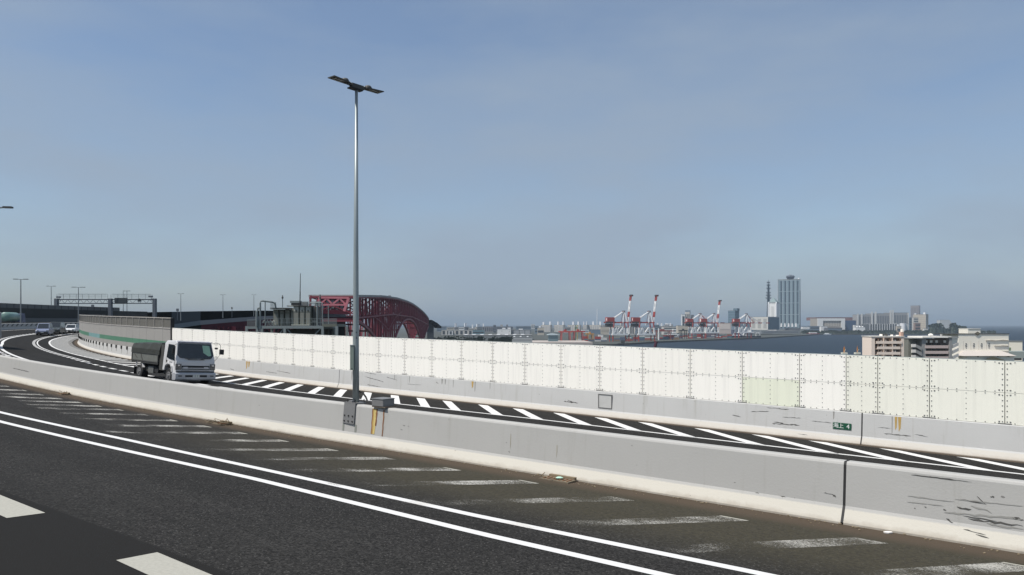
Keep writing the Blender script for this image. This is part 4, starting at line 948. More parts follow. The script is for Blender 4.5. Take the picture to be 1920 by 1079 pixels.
part("pipe_frame", lambda m: (m.tube([Q(488, 622, 0), Q(488, 568, 0), Q(489, 565, 0), Q(492, 564.6, 0), Q(508, 566.5, .6), Q(512.5, 569, 1), Q(512.8, 577, 1.2)], .15, PG, 8), m.tube([Q(493.5, 566, 1), Q(493.5, 612, 1)], .09, PG, 6), m.tube([Q(482, 612, -.2), Q(482, 584, -.2), Q(484, 579, 0), Q(488, 577, .1)], .20, PG, 8)))
part("pipe_frame", lambda m: (m.tube([Q(576, 574, 1), Q(576.5, 570, .9), Q(580, 568, .9), Q(600, 567.6, .6), Q(603, 569, .6), Q(603, 612, .6)], .10, PG, 8), m.tube([Q(592.5, 569, .8), Q(592.5, 612, .8)], .12, PG, 6), m.tube([Q(610.5, 572, 2), Q(610.5, 612, 2)], .08, PG, 6), m.bar(Q(584, 602.5, .4), Q(593, 602.5, .4), .1, PG)))
def rail(m, x0, x1, yt, yb, dy, st=3.2, w=.045):
    m.bar(Q(x0, yt, dy), Q(x1, yt, dy), w*1.3, PG); m.bar(Q(x0, (yt+yb)/2, dy), Q(x1, (yt+yb)/2, dy), w, PG)
    x = x0
    while x <= x1+.1: m.bar(Q(x, yt, dy), Q(x, yb, dy), w, PG); x += st
part("railing", lambda m: rail(m, 463, 482, 599.5, 612, .2, 1.6)); part("railing", lambda m: rail(m, 486, 606, 598, 612, .1, 5.2)); part("railing", lambda m: rail(m, 605, 631, 598, 609, .1, 1.3)); part("railing", lambda m: rail(m, 502, 512, 567, 577, 1.6, 1.6))
part("railing", lambda m: rail(m, 553, 589, 564.5, 574, 3.9, 1.5, .035))
part("roof_unit", lambda m: (qbox(m, 529, 548, 563, 567, 4.5, 6, PG), qbox(m, 531, 546, 567, 572, 4.6, 6, GALVD), qbox(m, 524, 546, 572, 574, 4.2, 6.2, PGL), qbox(m, 576, 586, 564, 573, 5, 6, PG), qbox(m, 549, 560, 565, 573, 5, 6, GALVG)))
part("valve_cluster", lambda m: [m.tube([Q(490+k*6, 606, .8), Q(492+k*6, 602, .8), Q(495+k*6, 603, .8), Q(496+k*6, 610, .8)], .12, PGL if k % 2 else PG, 6) for k in range(4)])
part("plinth", lambda m: qbox(m, 542, 577, 608.5, 610.8, 1.2, 4, PGL))
part("whip_antenna", lambda m: (m.tube([Q(550, 575, 4), Q(550.3, 545, 4)], [.10, .09], BLACK, 6), m.tube([Q(550.3, 545, 4), Q(551, 510, 4)], [.075, .05], BLACK, 6)))
for x, yt in ((517, 552.5), (589.5, 551)):
    part("beacon_pole", lambda m: (m.tube([Q(x, 576, 3.8), Q(x, 559, 3.8)], .07, PG, 6), m.tube([Q(x, 559, 3.8), Q(x, 557.6, 3.8), Q(x, 556, 3.8), Q(x, 554, 3.8), Q(x, yt, 3.8)], [.09, .20, .16, .07, .1], GALVD, 8)))

# ------------------------------------------------------------------ red double-deck truss bridge
br = thing("truss_bridge", "huge red truss bridge with a humped top and an arched opening beneath", "bridge", (-95, 400, -33))
XR = lambda t: -85-28*t
YB = lambda t: 400+600*t
WB = 12.
WF = lambda t: WB+12*max(0, 1-t/.22)
ztop = lambda t: CZ+float(np.interp(t, [0, .1, .2, .35, .5, .6, .7, .8, .9, .96, 1], [14.9, 17.2, 19.3, 21.1, 21.2, 20.3, 18.3, 15.8, 12.4, 9.6, 7.0]))
def zbot(t):
    if t < .25: return CZ+2+(-30)*(t/.25)**1.6
    if t < .80: u = (t-.525)/.275; return CZ+5.2-33*abs(u)**2.3
    return CZ-28+26*((t-.8)/.2)**.7
zdk = lambda t: CZ+float(np.interp(t, [0, .3, .6, 1], [3.5, 8.0, 7.6, 0.0]))
ts = [i/44 for i in range(45)]
for side, xo in (("right", 0.), ("left", -1.)):
    mb = MB(); pz = lambda t, z, xo=xo: Vector((XR(t)+xo*WF(t), YB(t), z))
    for a, b in zip(ts, ts[1:]): mb.bar(pz(a, ztop(a)), pz(b, ztop(b)), 1.5, RED, 1.7)
    mb.build("top_chord", br, br.location)
    mb = MB()
    for a, b in zip(ts, ts[1:]): mb.bar(pz(a, zbot(a)), pz(b, zbot(b)), 1.5, RED, 1.6)
    mb.build("bottom_chord", br, br.location)
    mb = MB()
    for a, b in zip(ts, ts[1:]): mb.bar(pz(a, zdk(a)), pz(b, zdk(b)), .9, RED, .9)
    mb.build("deck_girder", br, br.location)
    for i, t in enumerate(ts):
        mb = MB(); mb.bar(pz(t, ztop(t)), pz(t, zbot(t)), .95, RED)
        if i < 44:
            b = ts[i+1]
            if i % 2: mb.bar(pz(t, ztop(t)), pz(b, max(zbot(b), CZ-40)), .6, RED)
            else: mb.bar(pz(t, zbot(t)), pz(b, ztop(b)), .6, RED)
            if ztop(t)-zbot(t) > 22: mb.bar(pz(t, (ztop(t)+zbot(t))/2), pz(b, (ztop(b)+zbot(b))/2), .6, RED)
        mb.build("web_member", br, br.location)
for i, t in enumerate(ts[::1]):
    if i % 2: continue
    mb = MB(); mb.bar((XR(t), YB(t), ztop(t)), (XR(t)-WF(t), YB(t), ztop(t)), 1.0, RED); mb.bar((XR(t), YB(t), zbot(t)), (XR(t)-WF(t), YB(t), zbot(t)), 1.0, RED)
    mb.bar((XR(t), YB(t), ztop(t)), (XR(t)-WF(t), YB(t), zdk(t)+2), .6, RED); mb.bar((XR(t)-WF(t), YB(t), ztop(t)), (XR(t), YB(t), zdk(t)+2), .6, RED); mb.build("sway_frame", br, br.location)
for z_, nm, th in ((lambda t: ztop(t)+1.2, "upper_deck", 1.2), (zdk, "lower_deck", 1.4)):
    mb = MB(); e_ = 1 if nm == "upper_deck" else -1.2
    for a, b in zip(ts, ts[1:]): mb.box8([(XR(a)-WF(a)-e_, YB(a), z_(a)-th), (XR(a)+e_, YB(a), z_(a)-th), (XR(b)+e_, YB(b), z_(b)-th), (XR(b)-WF(b)-e_, YB(b), z_(b)-th), (XR(a)-WF(a)-e_, YB(a), z_(a)), (XR(a)+e_, YB(a), z_(a)), (XR(b)+e_, YB(b), z_(b)), (XR(b)-WF(b)-e_, YB(b), z_(b))], CONCD if nm == "upper_deck" else DRED)
    mb.build(nm, br, br.location)
for t in (.25, .80):
    for xo in (0, -WB):
        mb = MB(); mb.box8([(XR(t)+xo-4, YB(t)-5, -34), (XR(t)+xo+4, YB(t)-5, -34), (XR(t)+xo+4, YB(t)+5, -34), (XR(t)+xo-4, YB(t)+5, -34), (XR(t)+xo-3, YB(t)-4, zbot(t)+2), (XR(t)+xo+3, YB(t)-4, zbot(t)+2), (XR(t)+xo+3, YB(t)+4, zbot(t)+2), (XR(t)+xo-3, YB(t)+4, zbot(t)+2)], RED); mb.build("tower_leg", br, br.location)
# end frame facing us, its sunlight put into a paler red
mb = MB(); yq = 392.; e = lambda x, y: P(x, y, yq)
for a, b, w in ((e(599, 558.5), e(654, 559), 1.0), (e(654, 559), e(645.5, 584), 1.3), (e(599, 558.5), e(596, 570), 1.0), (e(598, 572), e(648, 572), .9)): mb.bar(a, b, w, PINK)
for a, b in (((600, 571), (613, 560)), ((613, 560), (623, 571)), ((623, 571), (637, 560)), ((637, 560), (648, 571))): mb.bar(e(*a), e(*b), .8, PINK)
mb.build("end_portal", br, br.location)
mb = MB()
for x in range(602, 652, 4): mb.bar(P(x, 560, 402), P(x, 582, 402), .8, RED)
mb.bar(P(600, 575, 403), P(650, 575, 403), 2.2, RED); mb.bar(P(598, 562, 403), P(654, 562, 403), 1.6, RED); mb.bar(P(560, 583, 401), P(655, 586, 401), 2.4, DRED); mb.build("portal_lattice", br, br.location)
mb = MB()
for x in (606, 615, 624, 633, 641):
    a = P(x, 564, 401.2); mb.box(a.x-.75, a.x+.75, a.y-.4, a.y, a.z-1.6, a.z+.2, VF); a = P(x, 577, 401.2); mb.box(a.x-.75, a.x+.75, a.y-.4, a.y, a.z-.8, a.z+1.0, VF)
mb.build("lamp_box", br, br.location)
# deck furniture on the crown
for x0, x1, y in ((628, 662, 556), (686, 708, 556.5), (715, 731, 556.5)):
    mb = MB(); a = P(x0, y, 430 if x0 < 680 else 560); b = P(x1, y, 430 if x0 < 680 else 600); mb.bar(a, b, 1.4, VF, .9); mb.build("maintenance_gantry", br, br.location)
for x, y in ((714, 555), (730.5, 555.5)):
    mb = MB(); a = P(x, y, 590); mb.box(a.x-.9, a.x+.9, a.y-1, a.y+1, a.z-1.8, a.z+.5, VF); mb.build("maintenance_gantry", br, br.location)
# trestle approach beyond the far end
tr = thing("trestle_viaduct", "dark descending viaduct on many piers beyond the far end of the red bridge", "viaduct", (-118, 1010, -33))
pts = [P(800, 603, 1005), P(812, 608, 1250), P(822, 614, 1700)]
mb = MB()
for a, b in zip(pts, pts[1:]): mb.bar(a, b, 14, VW, 4)
mb.build("deck", tr, tr.location)
for k in range(1, 7):
    t = k/6; q = pts[0].lerp(pts[1], t*1.0) if t < 1 else pts[1]
    mb = MB(); mb.box(q.x-1.0, q.x+1.0, q.y-2, q.y+2, -33, q.z-1, VBL); mb.build("pier", tr, tr.location)

# ------------------------------------------------------------------ skyline
CT = {}
def bmat(c, nm="facade"):
    key = nm+"_%02d%02d%02d" % tuple(int(v*99) for v in c)
    return mat(key, c, .75, var=.06, scale=.05)
WIN = mat("window_band", (.05, .06, .07), .3, var=.3, scale=.1); ROOF = mat("roof_grey", (.22, .22, .21), .9, var=.15)
WDOOR = mat("shutter_grey", (.35, .36, .37), .6)
def building(x0, x1, yt, yb, d, label, col, name="building", xm=None, al=22, col2=None, bands=0, fins=0, finc=None, cap=None, dep=None, cat="building", group=None, roofc=None, winm=None, wins=0, extra=None):
    """a block whose picture extent is x0..x1, corner at xm; base at yb or the ground"""
    zt = P(0, yt, d).z; zb = -33.0 if yb is None else max(-36, P(0, yb, d).z)
    xm = x1 if xm is None else xm
    u = abs(x1-x0)/F*d
    A = rad(al)
    wa = (xm-x0)/F*d/math.cos(A) if xm > x0 else .1
    wb_ = (x1-xm)/F*d/math.sin(A) if x1 > xm else (dep or wa*.6)
    c = P(xm, 609, d); rz = -A if x1 > xm else 0
    if x1 <= xm: wa = (xm-x0)/F*d
    t = thing(name, label, cat, (c.x, c.y, zb), rz, group); h = zt-zb
    m1 = bmat(col); m2 = bmat(col2) if col2 else m1
    m = MB(); m.box(-wa, 0, 0, wb_, 0, h, m1); m.build("wall", t)
    m = MB(); m.box(-wa-.3, .3, -.3, wb_+.3, h, h+max(.6, h*.012), roofc or ROOF); m.build("roof", t)
    if cap:
        for (a, b, hh, cm) in cap: m = MB(); m.box(-wa*(1-a), -wa*(1-b), wb_*.25, wb_*.75, h, h+hh, cm); m.build("rooftop_unit", t)
    wm = winm or WIN
    for k in range(bands):
        z0 = h*(k+.45)/(bands+.35); z1 = z0+h/(bands+.35)*.42
        m = MB(); m.box(-wa+wa*.05, -wa*.05, -.15, 0, z0, z1, wm); 
        if x1 > xm: m.box(0, .15, wb_*.06, wb_*.94, z0, z1, wm)
        m.build("window_band", t)
    for k in range(wins):
        a0 = -wa+wa*(k+.22)/wins; m = MB(); m.box(a0, a0+wa/wins*.56, -.2, 0, h*.12, h*.86, wm); m.build("window_strip", t)
    for k in range(fins):
        a0 = -wa+wa*(k)/(fins-1) if fins > 1 else -wa
        m = MB(); w = wa/fins*.22; m.box(a0-w/2, a0+w/2, -.9, -.16, 0, h, finc or bmat((.5, .5, .5))); m.build("pilaster", t)
    if extra: extra(t, wa, wb_, h)
    return t
LT = (.52, .50, .46); GY = (.34, .34, .34); BL = (.16, .21, .26); WH = (.78, .78, .76); TN = (.50, .45, .37); DK = (.14, .15, .17)
WCAP = mat("white_cap", (.85, .85, .85), .5)
b = building
# left of the harbour
b(819, 836, 612.5, 622, 3300, "small blue-grey block peeking out right of the bridge's far end", BL, bands=2)
b(828, 886, 619.5, 628.5, 2350, "long low pale warehouse with a lighter bay, left of the white office block", LT, "warehouse", wins=7)
b(841, 849, 620.5, 628.4, 2340, "pale bay of brick-coloured stores in front of the long low warehouse", WH, "storehouse", wins=1)
b(886, 908, 619.5, 628, 2300, "blue-green shed attached to the right of the long pale warehouse", (.14, .24, .28), "shed", bands=1)
b(838, 851, 614.5, 621, 3000, "tan housing block left of the first white-capped tower", TN, bands=2)
b(850, 859, 614, 622, 3050, "grey housing block with a white cap, leftmost of the capped ones", GY, xm=853, bands=2, cap=[(.3, .6, 16, WCAP)])
b(860, 870, 614, 622, 3060, "pale housing block between two white-capped towers left", WH, bands=2)
b(868, 878, 613.5, 621, 3080, "grey housing block with a white cap behind the long warehouse", GY, xm=871, bands=2, cap=[(.1, .5, 16, WCAP)])
b(878, 889, 616, 621, 3100, "low pale block with a slim white stack above the blue-green shed", LT, bands=1, cap=[(.6, .8, 16, WCAP)])
b(890, 905, 613.5, 623, 3000, "pale apartment block with a white cap left of the brown slab", LT, xm=894, bands=3, cap=[(.0, .35, 12, WCAP)])
b(905, 926, 613, 623, 2900, "grey-brown apartment slab with dark bays left of the white office block", (.26, .25, .26), wins=6, cap=[(.0, .1, 12, WCAP)])
b(925, 930, 610, 625, 2850, "dark narrow tower left of the white office block", DK, bands=3)
b(930, 962, 613, 622, 3200, "dark grey low block behind the white office block", DK, bands=2, cap=[(.25, .4, 9, bmat(GY)), (.6, .7, 9, bmat(DK))])
b(932.5, 958, 617.5, 631, 2100, "bright white windowless office block, left half of a white and grey pair", WH, "warehouse", xm=958, cap=[(.35, .6, 3.5, WCAP), (.75, .98, 4, WCAP)], extra=lambda t, wa, wb_, h: [(lambda m: (m.box(-wa*fx-1.1, -wa*fx+1.1, -.2, 0, h*fy-.6, h*fy+.6, WIN), m.build("window", t)))(MB()) for fx in (.67, .12) for fy in (.72, .25)])
b(958.3, 995, 619, 631, 2120, "grey warehouse with three broad shutters, right of the bright white block", (.16, .17, .18), "warehouse", cap=[(.4, .6, 3, WCAP)], extra=lambda t, wa, wb_, h: [(lambda m: (m.box(-wa+wa*a, -wa+wa*a+wa*.24, -.3, 0, h*.05, h*.93, WDOOR), m.build("shutter", t)))(MB()) for a in (.16, .44, .72)])
b(967, 996, 612.5, 622, 3100, "blue-grey long block behind the shuttered warehouse", BL, bands=2)
b(996, 1003, 608.5, 617, 3600, "pair of slim white towers above the shuttered warehouse", WH, "tower_block", wins=2)
b(1003, 1015, 612, 626, 2900, "low blue-grey block between the slim white towers and the grey cubes", BL, bands=2)
for i, (x0, x1, xm, caps, lb) in enumerate(((1015, 1036, 1032, [(.1, .25, 12, WCAP), (.82, .96, 14, WCAP)], "pale grey cube with white stacks, leftmost of the row of cubes"),
        (1039, 1061, 1056, [(.3, .42, 14, WCAP), (.85, .97, 14, WCAP)], "pale grey cube with two white stacks, second of the row from the left"),
        (1065, 1091, 1087, [(.35, .46, 14, WCAP), (.78, .88, 14, WCAP)], "pale grey cube behind the green and yellow mast"),
        (1093, 1104, 1100, [(-.0, .14, 14, WCAP), (.75, .9, 14, WCAP)], "narrow pale grey cube left of the thin white chimney"),
        (1104, 1129, 1127, [(.3, .42, 14, WCAP), (.85, .97, 14, WCAP)], "wide pale grey cube with white stacks at the foot of the thin white chimney"))):
    b(x0, x1, 609.8, 622.5, 3000, lb, LT, xm=xm, bands=0, cap=caps, wins=6, winm=bmat((.36, .36, .36)), col2=GY, group="grey cubes with white stacks")
ch = P(1119.5, 580, 3500); t = thing("chimney", "very thin tall white chimney above the grey cubes", "chimney", (ch.x, ch.y, -33)); m = MB(); m.tube([(0, 0, 0), (0, 0, ch.z+33)], [1.9, 1.2], WCAP, 8); m.build("stack", t)
b(1126, 1151, 613, 628, 2300, "tan windowless warehouse left of the first quay crane", TN, "warehouse", bands=1, winm=bmat((.4, .36, .3)))
b(1104, 1126, 618.5, 627, 2200, "blue-grey shed in front of the grey cubes", BL, "shed")
b(1091, 1104, 618.5, 624, 2150, "small white block below the grey cubes", WH, bands=1)
b(1150, 1176, 614, 622, 2900, "dark blue-grey block behind the first quay crane", BL, bands=2)
b(1181, 1189, 611, 628, 2500, "pale grey silo block between the first two quay cranes", LT, "silo", wins=2)
b(1226, 1236, 609.5, 622, 3000, "dark blue office block right of the second quay crane", BL, bands=3)
for x, c in ((1233.5, 606), (1241, 606.5), (1257.5, 606)):
    b(x-4, x+4, 612, 623, 3300, {1233.5: "grey block under a white stack behind the blue office block", 1241: "grey block under a white stack between the second and third cranes", 1257.5: "grey block under a white stack left of the grand hotel with two shafts"}[x], GY, bands=2, cap=[(.35, .65, 14, WCAP)])
b(1244, 1272, 613, 628, 2500, "long pale block with dark windows left of the hotel with two shafts", LT, bands=3)
b(1271, 1294, 611, 625, 2300, "broad tan warehouse below the hotel with two shafts", TN, "warehouse")
b(1278, 1285, 590, 615, 3200, "pale left shaft of the grand hotel", WH, "hotel_shaft", bands=0, wins=1)
b(1285, 1297, 585, 615, 3200, "pale hotel tower with dark roof caps and a tall recess, behind the third crane", LT, "hotel_tower", xm=1293, wins=3, roofc=bmat(BL), cap=[(.0, .45, 7, bmat(BL)), (.6, 1, 7, bmat(BL))])
b(1296, 1301, 591, 615, 3300, "thin dark tower behind the hotel tower", DK, bands=3)
b(1368, 1389.5, 583, 626, 3100, "dark blue office tower with a penthouse, between the fourth and fifth cranes", (.13, .20, .25), "office_tower", xm=1378, al=45, bands=9, winm=bmat((.09, .14, .18)), cap=[(.6, 1.2, 10, bmat((.1, .16, .2)))])
b(1349, 1371, 606, 626, 2400, "pinkish tan warehouse between the fourth and fifth cranes", (.56, .47, .42), "warehouse", extra=lambda t, wa, wb_, h: (lambda m: (m.box(-wa*.93, -wa*.1, -.4, 0, h*.42, h*.92, bmat((.68, .60, .54))), m.build("pale_panel", t)))(MB()))
b(1378, 1420, 604, 626, 2900, "dull blue-grey shed behind the fifth crane", BL, "shed")
b(1414, 1421, 597, 626, 3000, "narrow grey-green block left of the striped pale block", (.22, .27, .25), bands=5)
b(1420, 1466, 594.5, 619, 2700, "wide office block, pale and striped on its left and dark glass on its right", (.55, .54, .50), "office_block", xm=1440, al=62, fins=0, wins=3, winm=bmat((.35, .35, .33)), extra=lambda t, wa, wb_, h: ((lambda m: (m.box(0, .4, .3, wb_-.3, 1, h-2, bmat((.10, .15, .19))), m.build("glass_wall", t)))(MB())))
b(1428, 1500, 620.5, 626, 2600, "long low grey pier building at the water under the tall tower", (.20, .22, .23), "pier_building", bands=1, winm=bmat(DK))
# radio mast
q = P(1440, 525, 3300); t = thing("radio_mast", "dark lattice radio mast ringed with antenna platforms, left of the pyramid-roofed tower", "mast", (q.x+2, q.y, -33)); hh = q.z+33
m = MB()
for a in range(4):
    cx_, cy_ = 11*math.cos(a*math.pi/2+.6), 11*math.sin(a*math.pi/2+.6); m.bar((cx_, cy_, 0), (cx_*.22, cy_*.22, hh*.92), 2.2, bmat((.07, .11, .15)))
    c2, s2_ = 11*math.cos((a+1)*math.pi/2+.6), 11*math.sin((a+1)*math.pi/2+.6)
    for k in range(14):
        f0, f1 = 1-.78*k/14, 1-.78*(k+1)/14; m.bar((cx_*f0, cy_*f0, hh*.92*k/14), (c2*f1, s2_*f1, hh*.92*(k+1)/14), 1.3, bmat((.07, .11, .15)))
m.tube([(0, 0, 0), (0, 0, hh)], [4.5, .8], bmat((.08, .12, .16)), 8); m.build("lattice", t)
for k, y in enumerate((531, 536, 542, 550, 555, 560)):
    z = P(0, y, 3300).z+33; m = MB(); r_ = 6+k*1.0; m.tube([(0, 0, z-1), (0, 0, z+1.2)], [r_, r_], bmat((.09, .12, .15)), 12)
    for a in range(6): m.box(r_*math.cos(a)-1.2, r_*math.cos(a)+1.2, r_*math.sin(a)-1.2, r_*math.sin(a)+1.2, z+1, z+5, bmat((.14, .17, .19)))
    m.build("antenna_platform", t)
# pyramid-roofed tower
def pyr(t, wa, wb_, h):
    m = MB(); c_ = (-wa*.5, wb_*.5); w = wa*.42; zt = 26
    for (a, b_) in (((-w, -w), (w, -w)), ((w, -w), (w, w)), ((w, w), (-w, w)), ((-w, w), (-w, -w))): m.face([(c_[0]+a[0], c_[1]+a[1], h+6), (c_[0]+b_[0], c_[1]+b_[1], h+6), (c_[0], c_[1], h+zt)], bmat((.20, .27, .27)))
    m.box(c_[0]-w, c_[0]+w, c_[1]-w, c_[1]+w, h, h+6, bmat((.30, .34, .34))); m.build("pyramid_roof", t)
    for fx in (-1, -.12):
        m = MB(); m.box(wa*fx, wa*fx+wa*.12, -1, 4, h-2, h+6, WCAP); m.build("corner_turret", t)
    m = MB(); m.tube([(-wa*.06, -.6, 0), (-wa*.06, -.6, h)], 2.6, WCAP, 8); m.tube([(-wa*.94, -.6, 0), (-wa*.94, -.6, h)], 2.6, WCAP, 8); m.build("corner_column", t)
    m = MB(); m.box(-wa*.62, -wa*.34, -.5, 0, h*.06, h*.9, bmat((.62, .62, .6))); m.build("recessed_bay", t)
b(1443.5, 1466, 569, 626, 3250, "white tower with a grey pyramid roof, left of the tall glass tower", WH, "hotel_tower", xm=1456.5, al=38, extra=pyr, bands=0)
# the tall tower
def tall(t, wa, wb_, h):
    for k in range(5):
        a = -wa+wa*(.14+.19*k); m = MB(); m.box(a-1.6, a+5.2, -.5, 0, h*.09, h*.985, bmat((.045, .075, .105))); m.build("glass_strip", t)
    for k in range(6):
        a = -wa+wa*(.02+.19*k); m = MB(); m.box(a, a+3.3, -1.0, 0, h*.06, h, bmat((.34, .42, .46))); m.build("mullion_band", t)
    for f in (.28, .52, .76, .985):
        m = MB(); m.box(-wa, 0, -1.15, -.0, h*f-1, h*f+1, bmat((.32, .40, .44))); m.build("floor_band", t)
    for k in range(5):
        a = -wa+wa*(.16+.17*k); m = MB(); m.box8([(a-4, -2.2, h*.025), (a+4, -2.2, h*.025), (a+4, -1, h*.025), (a-4, -1, h*.025), (a-2, -2.2, h*.10), (a+2, -2.2, h*.10), (a+2, -1, h*.10), (a-2, -1, h*.10)], WCAP); m.build("foot_fin", t)
    for a in (-wa-.6, -wa+1.6): m = MB(); m.box(a-.8, a+.8, -1.6, 1.0, 0, h+3, bmat((.55, .58, .60)) if a < -wa else bmat((.1, .15, .18))); m.build("edge_strip", t)
    m = MB(); m.box(.0, .8, .5, wb_-.5, 0, h-50, bmat((.06, .09, .13))); m.build("shaded_flank", t)  # the flank's shade is put into this darker colour
    cx_, cy_ = -wa*.44, wb_*.5
    m = MB(); n_ = 8
    m.tube([(cx_, cy_, h), (cx_, cy_, h+3), (cx_, cy_, h+13), (cx_, cy_, h+16), (cx_, cy_, h+20)], [13, 13.5, 19, 19, 15], bmat((.10, .12, .15)), n_); m.build("octagonal_crown", t)
    m = MB(); m.tube([(cx_, cy_, h+20), (cx_, cy_, h+23)], [9, 7], bmat((.1, .12, .14)), 8); m.build("crown_cap", t)
    m = MB(); m.tube([(-4, 6, h), (-4, 6, h+4), (-4, 6, h+7)], [2.5, 3.6, 1.5], WCAP, 8); m.build("radar_dome", t)
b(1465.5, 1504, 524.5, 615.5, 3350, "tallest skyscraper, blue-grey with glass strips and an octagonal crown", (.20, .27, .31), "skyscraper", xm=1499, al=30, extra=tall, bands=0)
b(1476, 1500, 615.8, 622, 3300, "dark podium under the tallest skyscraper", DK, "podium")
# island to the right of the tower
b(1505, 1518, 613.5, 617, 2990, "white flat-roofed terminal right of the tallest skyscraper's foot", WCAP and WH, "terminal")
b(1519, 1538, 612, 624, 3000, "blue-grey terminal building with glass front right of the white flat roof", BL, "terminal", bands=2)
def portal(t, wa, wb_, h):
    m = MB(); m.box(-wa, 0, -3, 0, h*.82, h, bmat(WH)); m.box(-wa, -wa*.80, -3, 0, h*.3, h*.82, bmat(WH)); m.box(-wa*.14, 0, -3, 0, 0, h*.82, bmat(WH)); m.build("white_frame", t)
    m = MB()
    for k in range(9): m.box(-wa*.72+k*wa*.058, -wa*.72+k*wa*.058+wa*.03, -.6, 0, h*.38, h*.8, bmat((.52, .48, .42)))
    m.build("louvre_screen", t)
b(1530, 1600, 595.5, 601, 3250, "dull dark red roof behind the white framed hall", (.26, .15, .15), "hall")
b(1532.5, 1584, 597.5, 622, 3100, "hall with a big white frame and louvred front, right of the tallest skyscraper", (.36, .33, .29), "exhibition_hall", extra=portal)
b(1584.3, 1605, 601.5, 621, 3120, "deep blue glass block attached to the right of the white framed hall", (.045, .085, .17), "glass_block", wins=4, winm=bmat((.05, .09, .15)))
b(1539.5, 1551, 612.5, 624.5, 2950, "small white block in front of the white framed hall", WH, "white_block")
b(1552, 1579, 615, 622, 2900, "dark low building in front of the white framed hall's centre", DK, "low_building", bands=1, winm=bmat(BL))
b(1606.5, 1633, 590.5, 617, 3200, "grey apartment slab, leftmost of the three ribbed slabs", GY, "apartment_slab", xm=1633, wins=9, winm=bmat((.14, .15, .17)), extra=lambda t, wa, wb_, h: [(lambda m: (m.box(-wa+wa*a, -wa+wa*(a+.10), -2.5, 0, 0, h+4, bmat((.62, .62, .60))), m.build("pale_tower", t)))(MB()) for a in (.02, .30)])
b(1633.2, 1668, 588.5, 617, 3200, "grey apartment slab, middle one of the three ribbed slabs", GY, "apartment_slab", wins=11, winm=bmat((.14, .15, .17)), extra=lambda t, wa, wb_, h: [(lambda m: (m.box(-wa+wa*a, -wa+wa*(a+.09), -2.5, 0, 0, h+8, bmat((.62, .62, .60))), m.build("pale_tower", t)))(MB()) for a in (.0, .20)])
b(1668.2, 1703, 587, 617, 3200, "grey apartment slab, rightmost of the three ribbed slabs", GY, "apartment_slab", wins=11, winm=bmat((.14, .16, .18)), extra=lambda t, wa, wb_, h: [(lambda m: (m.box(-wa+wa*a, -wa+wa*(a+w), -2.5, 0, 0, h+e_, bmat((.62, .62, .60))), m.build("pale_tower", t)))(MB()) for a, w, e_ in ((0, .09, 12), (.13, .08, 12), (.97, .05, 0))])
b(1631, 1682, 608, 620.5, 2950, "low white colonnaded building in front of the ribbed slabs", (.10, .11, .12), "colonnade", fins=12, finc=bmat(WH), roofc=bmat(WH))
b(1682, 1704, 607, 621, 2960, "white block with a round hall right of the colonnade", (.55, .56, .54), "round_hall", extra=lambda t, wa, wb_, h: (lambda m: (m.tube([(-wa*.5, 2, 0), (-wa*.5, 2, h+1)], wa*.24, WCAP, 14), m.build("rotunda", t)))(MB()))
b(1604.5, 1622, 614, 622, 2940, "row of small white domed roofs left of the colonnade", WH, "pavilion", extra=lambda t, wa, wb_, h: [(lambda m: (m.tube([(-wa*a, 5, h), (-wa*a, 5, h+2), (-wa*a, 5, h+4)], [4, 3.4, .8], WCAP, 10), m.build("dome", t)))(MB()) for a in (.2, .5, .8)])
b(1705.5, 1712, 596, 622, 3300, "dark blue narrow tower right of the ribbed slabs", (.10, .15, .20), "tower_block", bands=5)
b(1712.5, 1728, 573.5, 597, 3600, "grey residential skyscraper behind the tan block on the right", (.27, .26, .27), "residential_tower", xm=1724, al=40, wins=6, winm=bmat((.18, .18, .2)))
b(1713, 1722, 596, 622, 3100, "pale block left of the tan block on the right", LT, bands=6)
b(1716, 1726, 606, 620, 2980, "brown low block at the foot of the tan block", (.30, .22, .19), bands=2)
b(1720.5, 1747, 590, 621, 3150, "tan block with a shaded grey right side, below the grey skyscraper", TN, "hotel_block", xm=1736, al=45, col2=GY, bands=8, winm=bmat((.42, .38, .32)), cap=[(.05, .15, 5, WCAP), (.75, .9, 9, WCAP)])
def slope(t, wa, wb_, h):
    m = MB(); m.prism([(-wa*.98, h*.4), (-wa*.82, h*1.0), (-wa*.05, h*1.0), (wa*.55, h*.25), (wa*.55, 0), (-wa, 0)], -1.5, 12, bmat((.50, .52, .52))); m.build("sloping_wing", t)
b(1763, 1781, 600.5, 623, 3050, "pale sloping-sided building on its own near the island's right end", (.46, .48, .48), "sloping_building", extra=slope, bands=0)
b(1785, 1797, 615, 623, 3020, "small pale building right of the sloping-sided one", WH, bands=1)
b(1733, 1740, 616.5, 624, 2960, "little white building below the tan block on the right", WH, bands=1)
b(1752, 1763, 613.5, 616, 3060, "low white roof left of the sloping-sided building", WH)
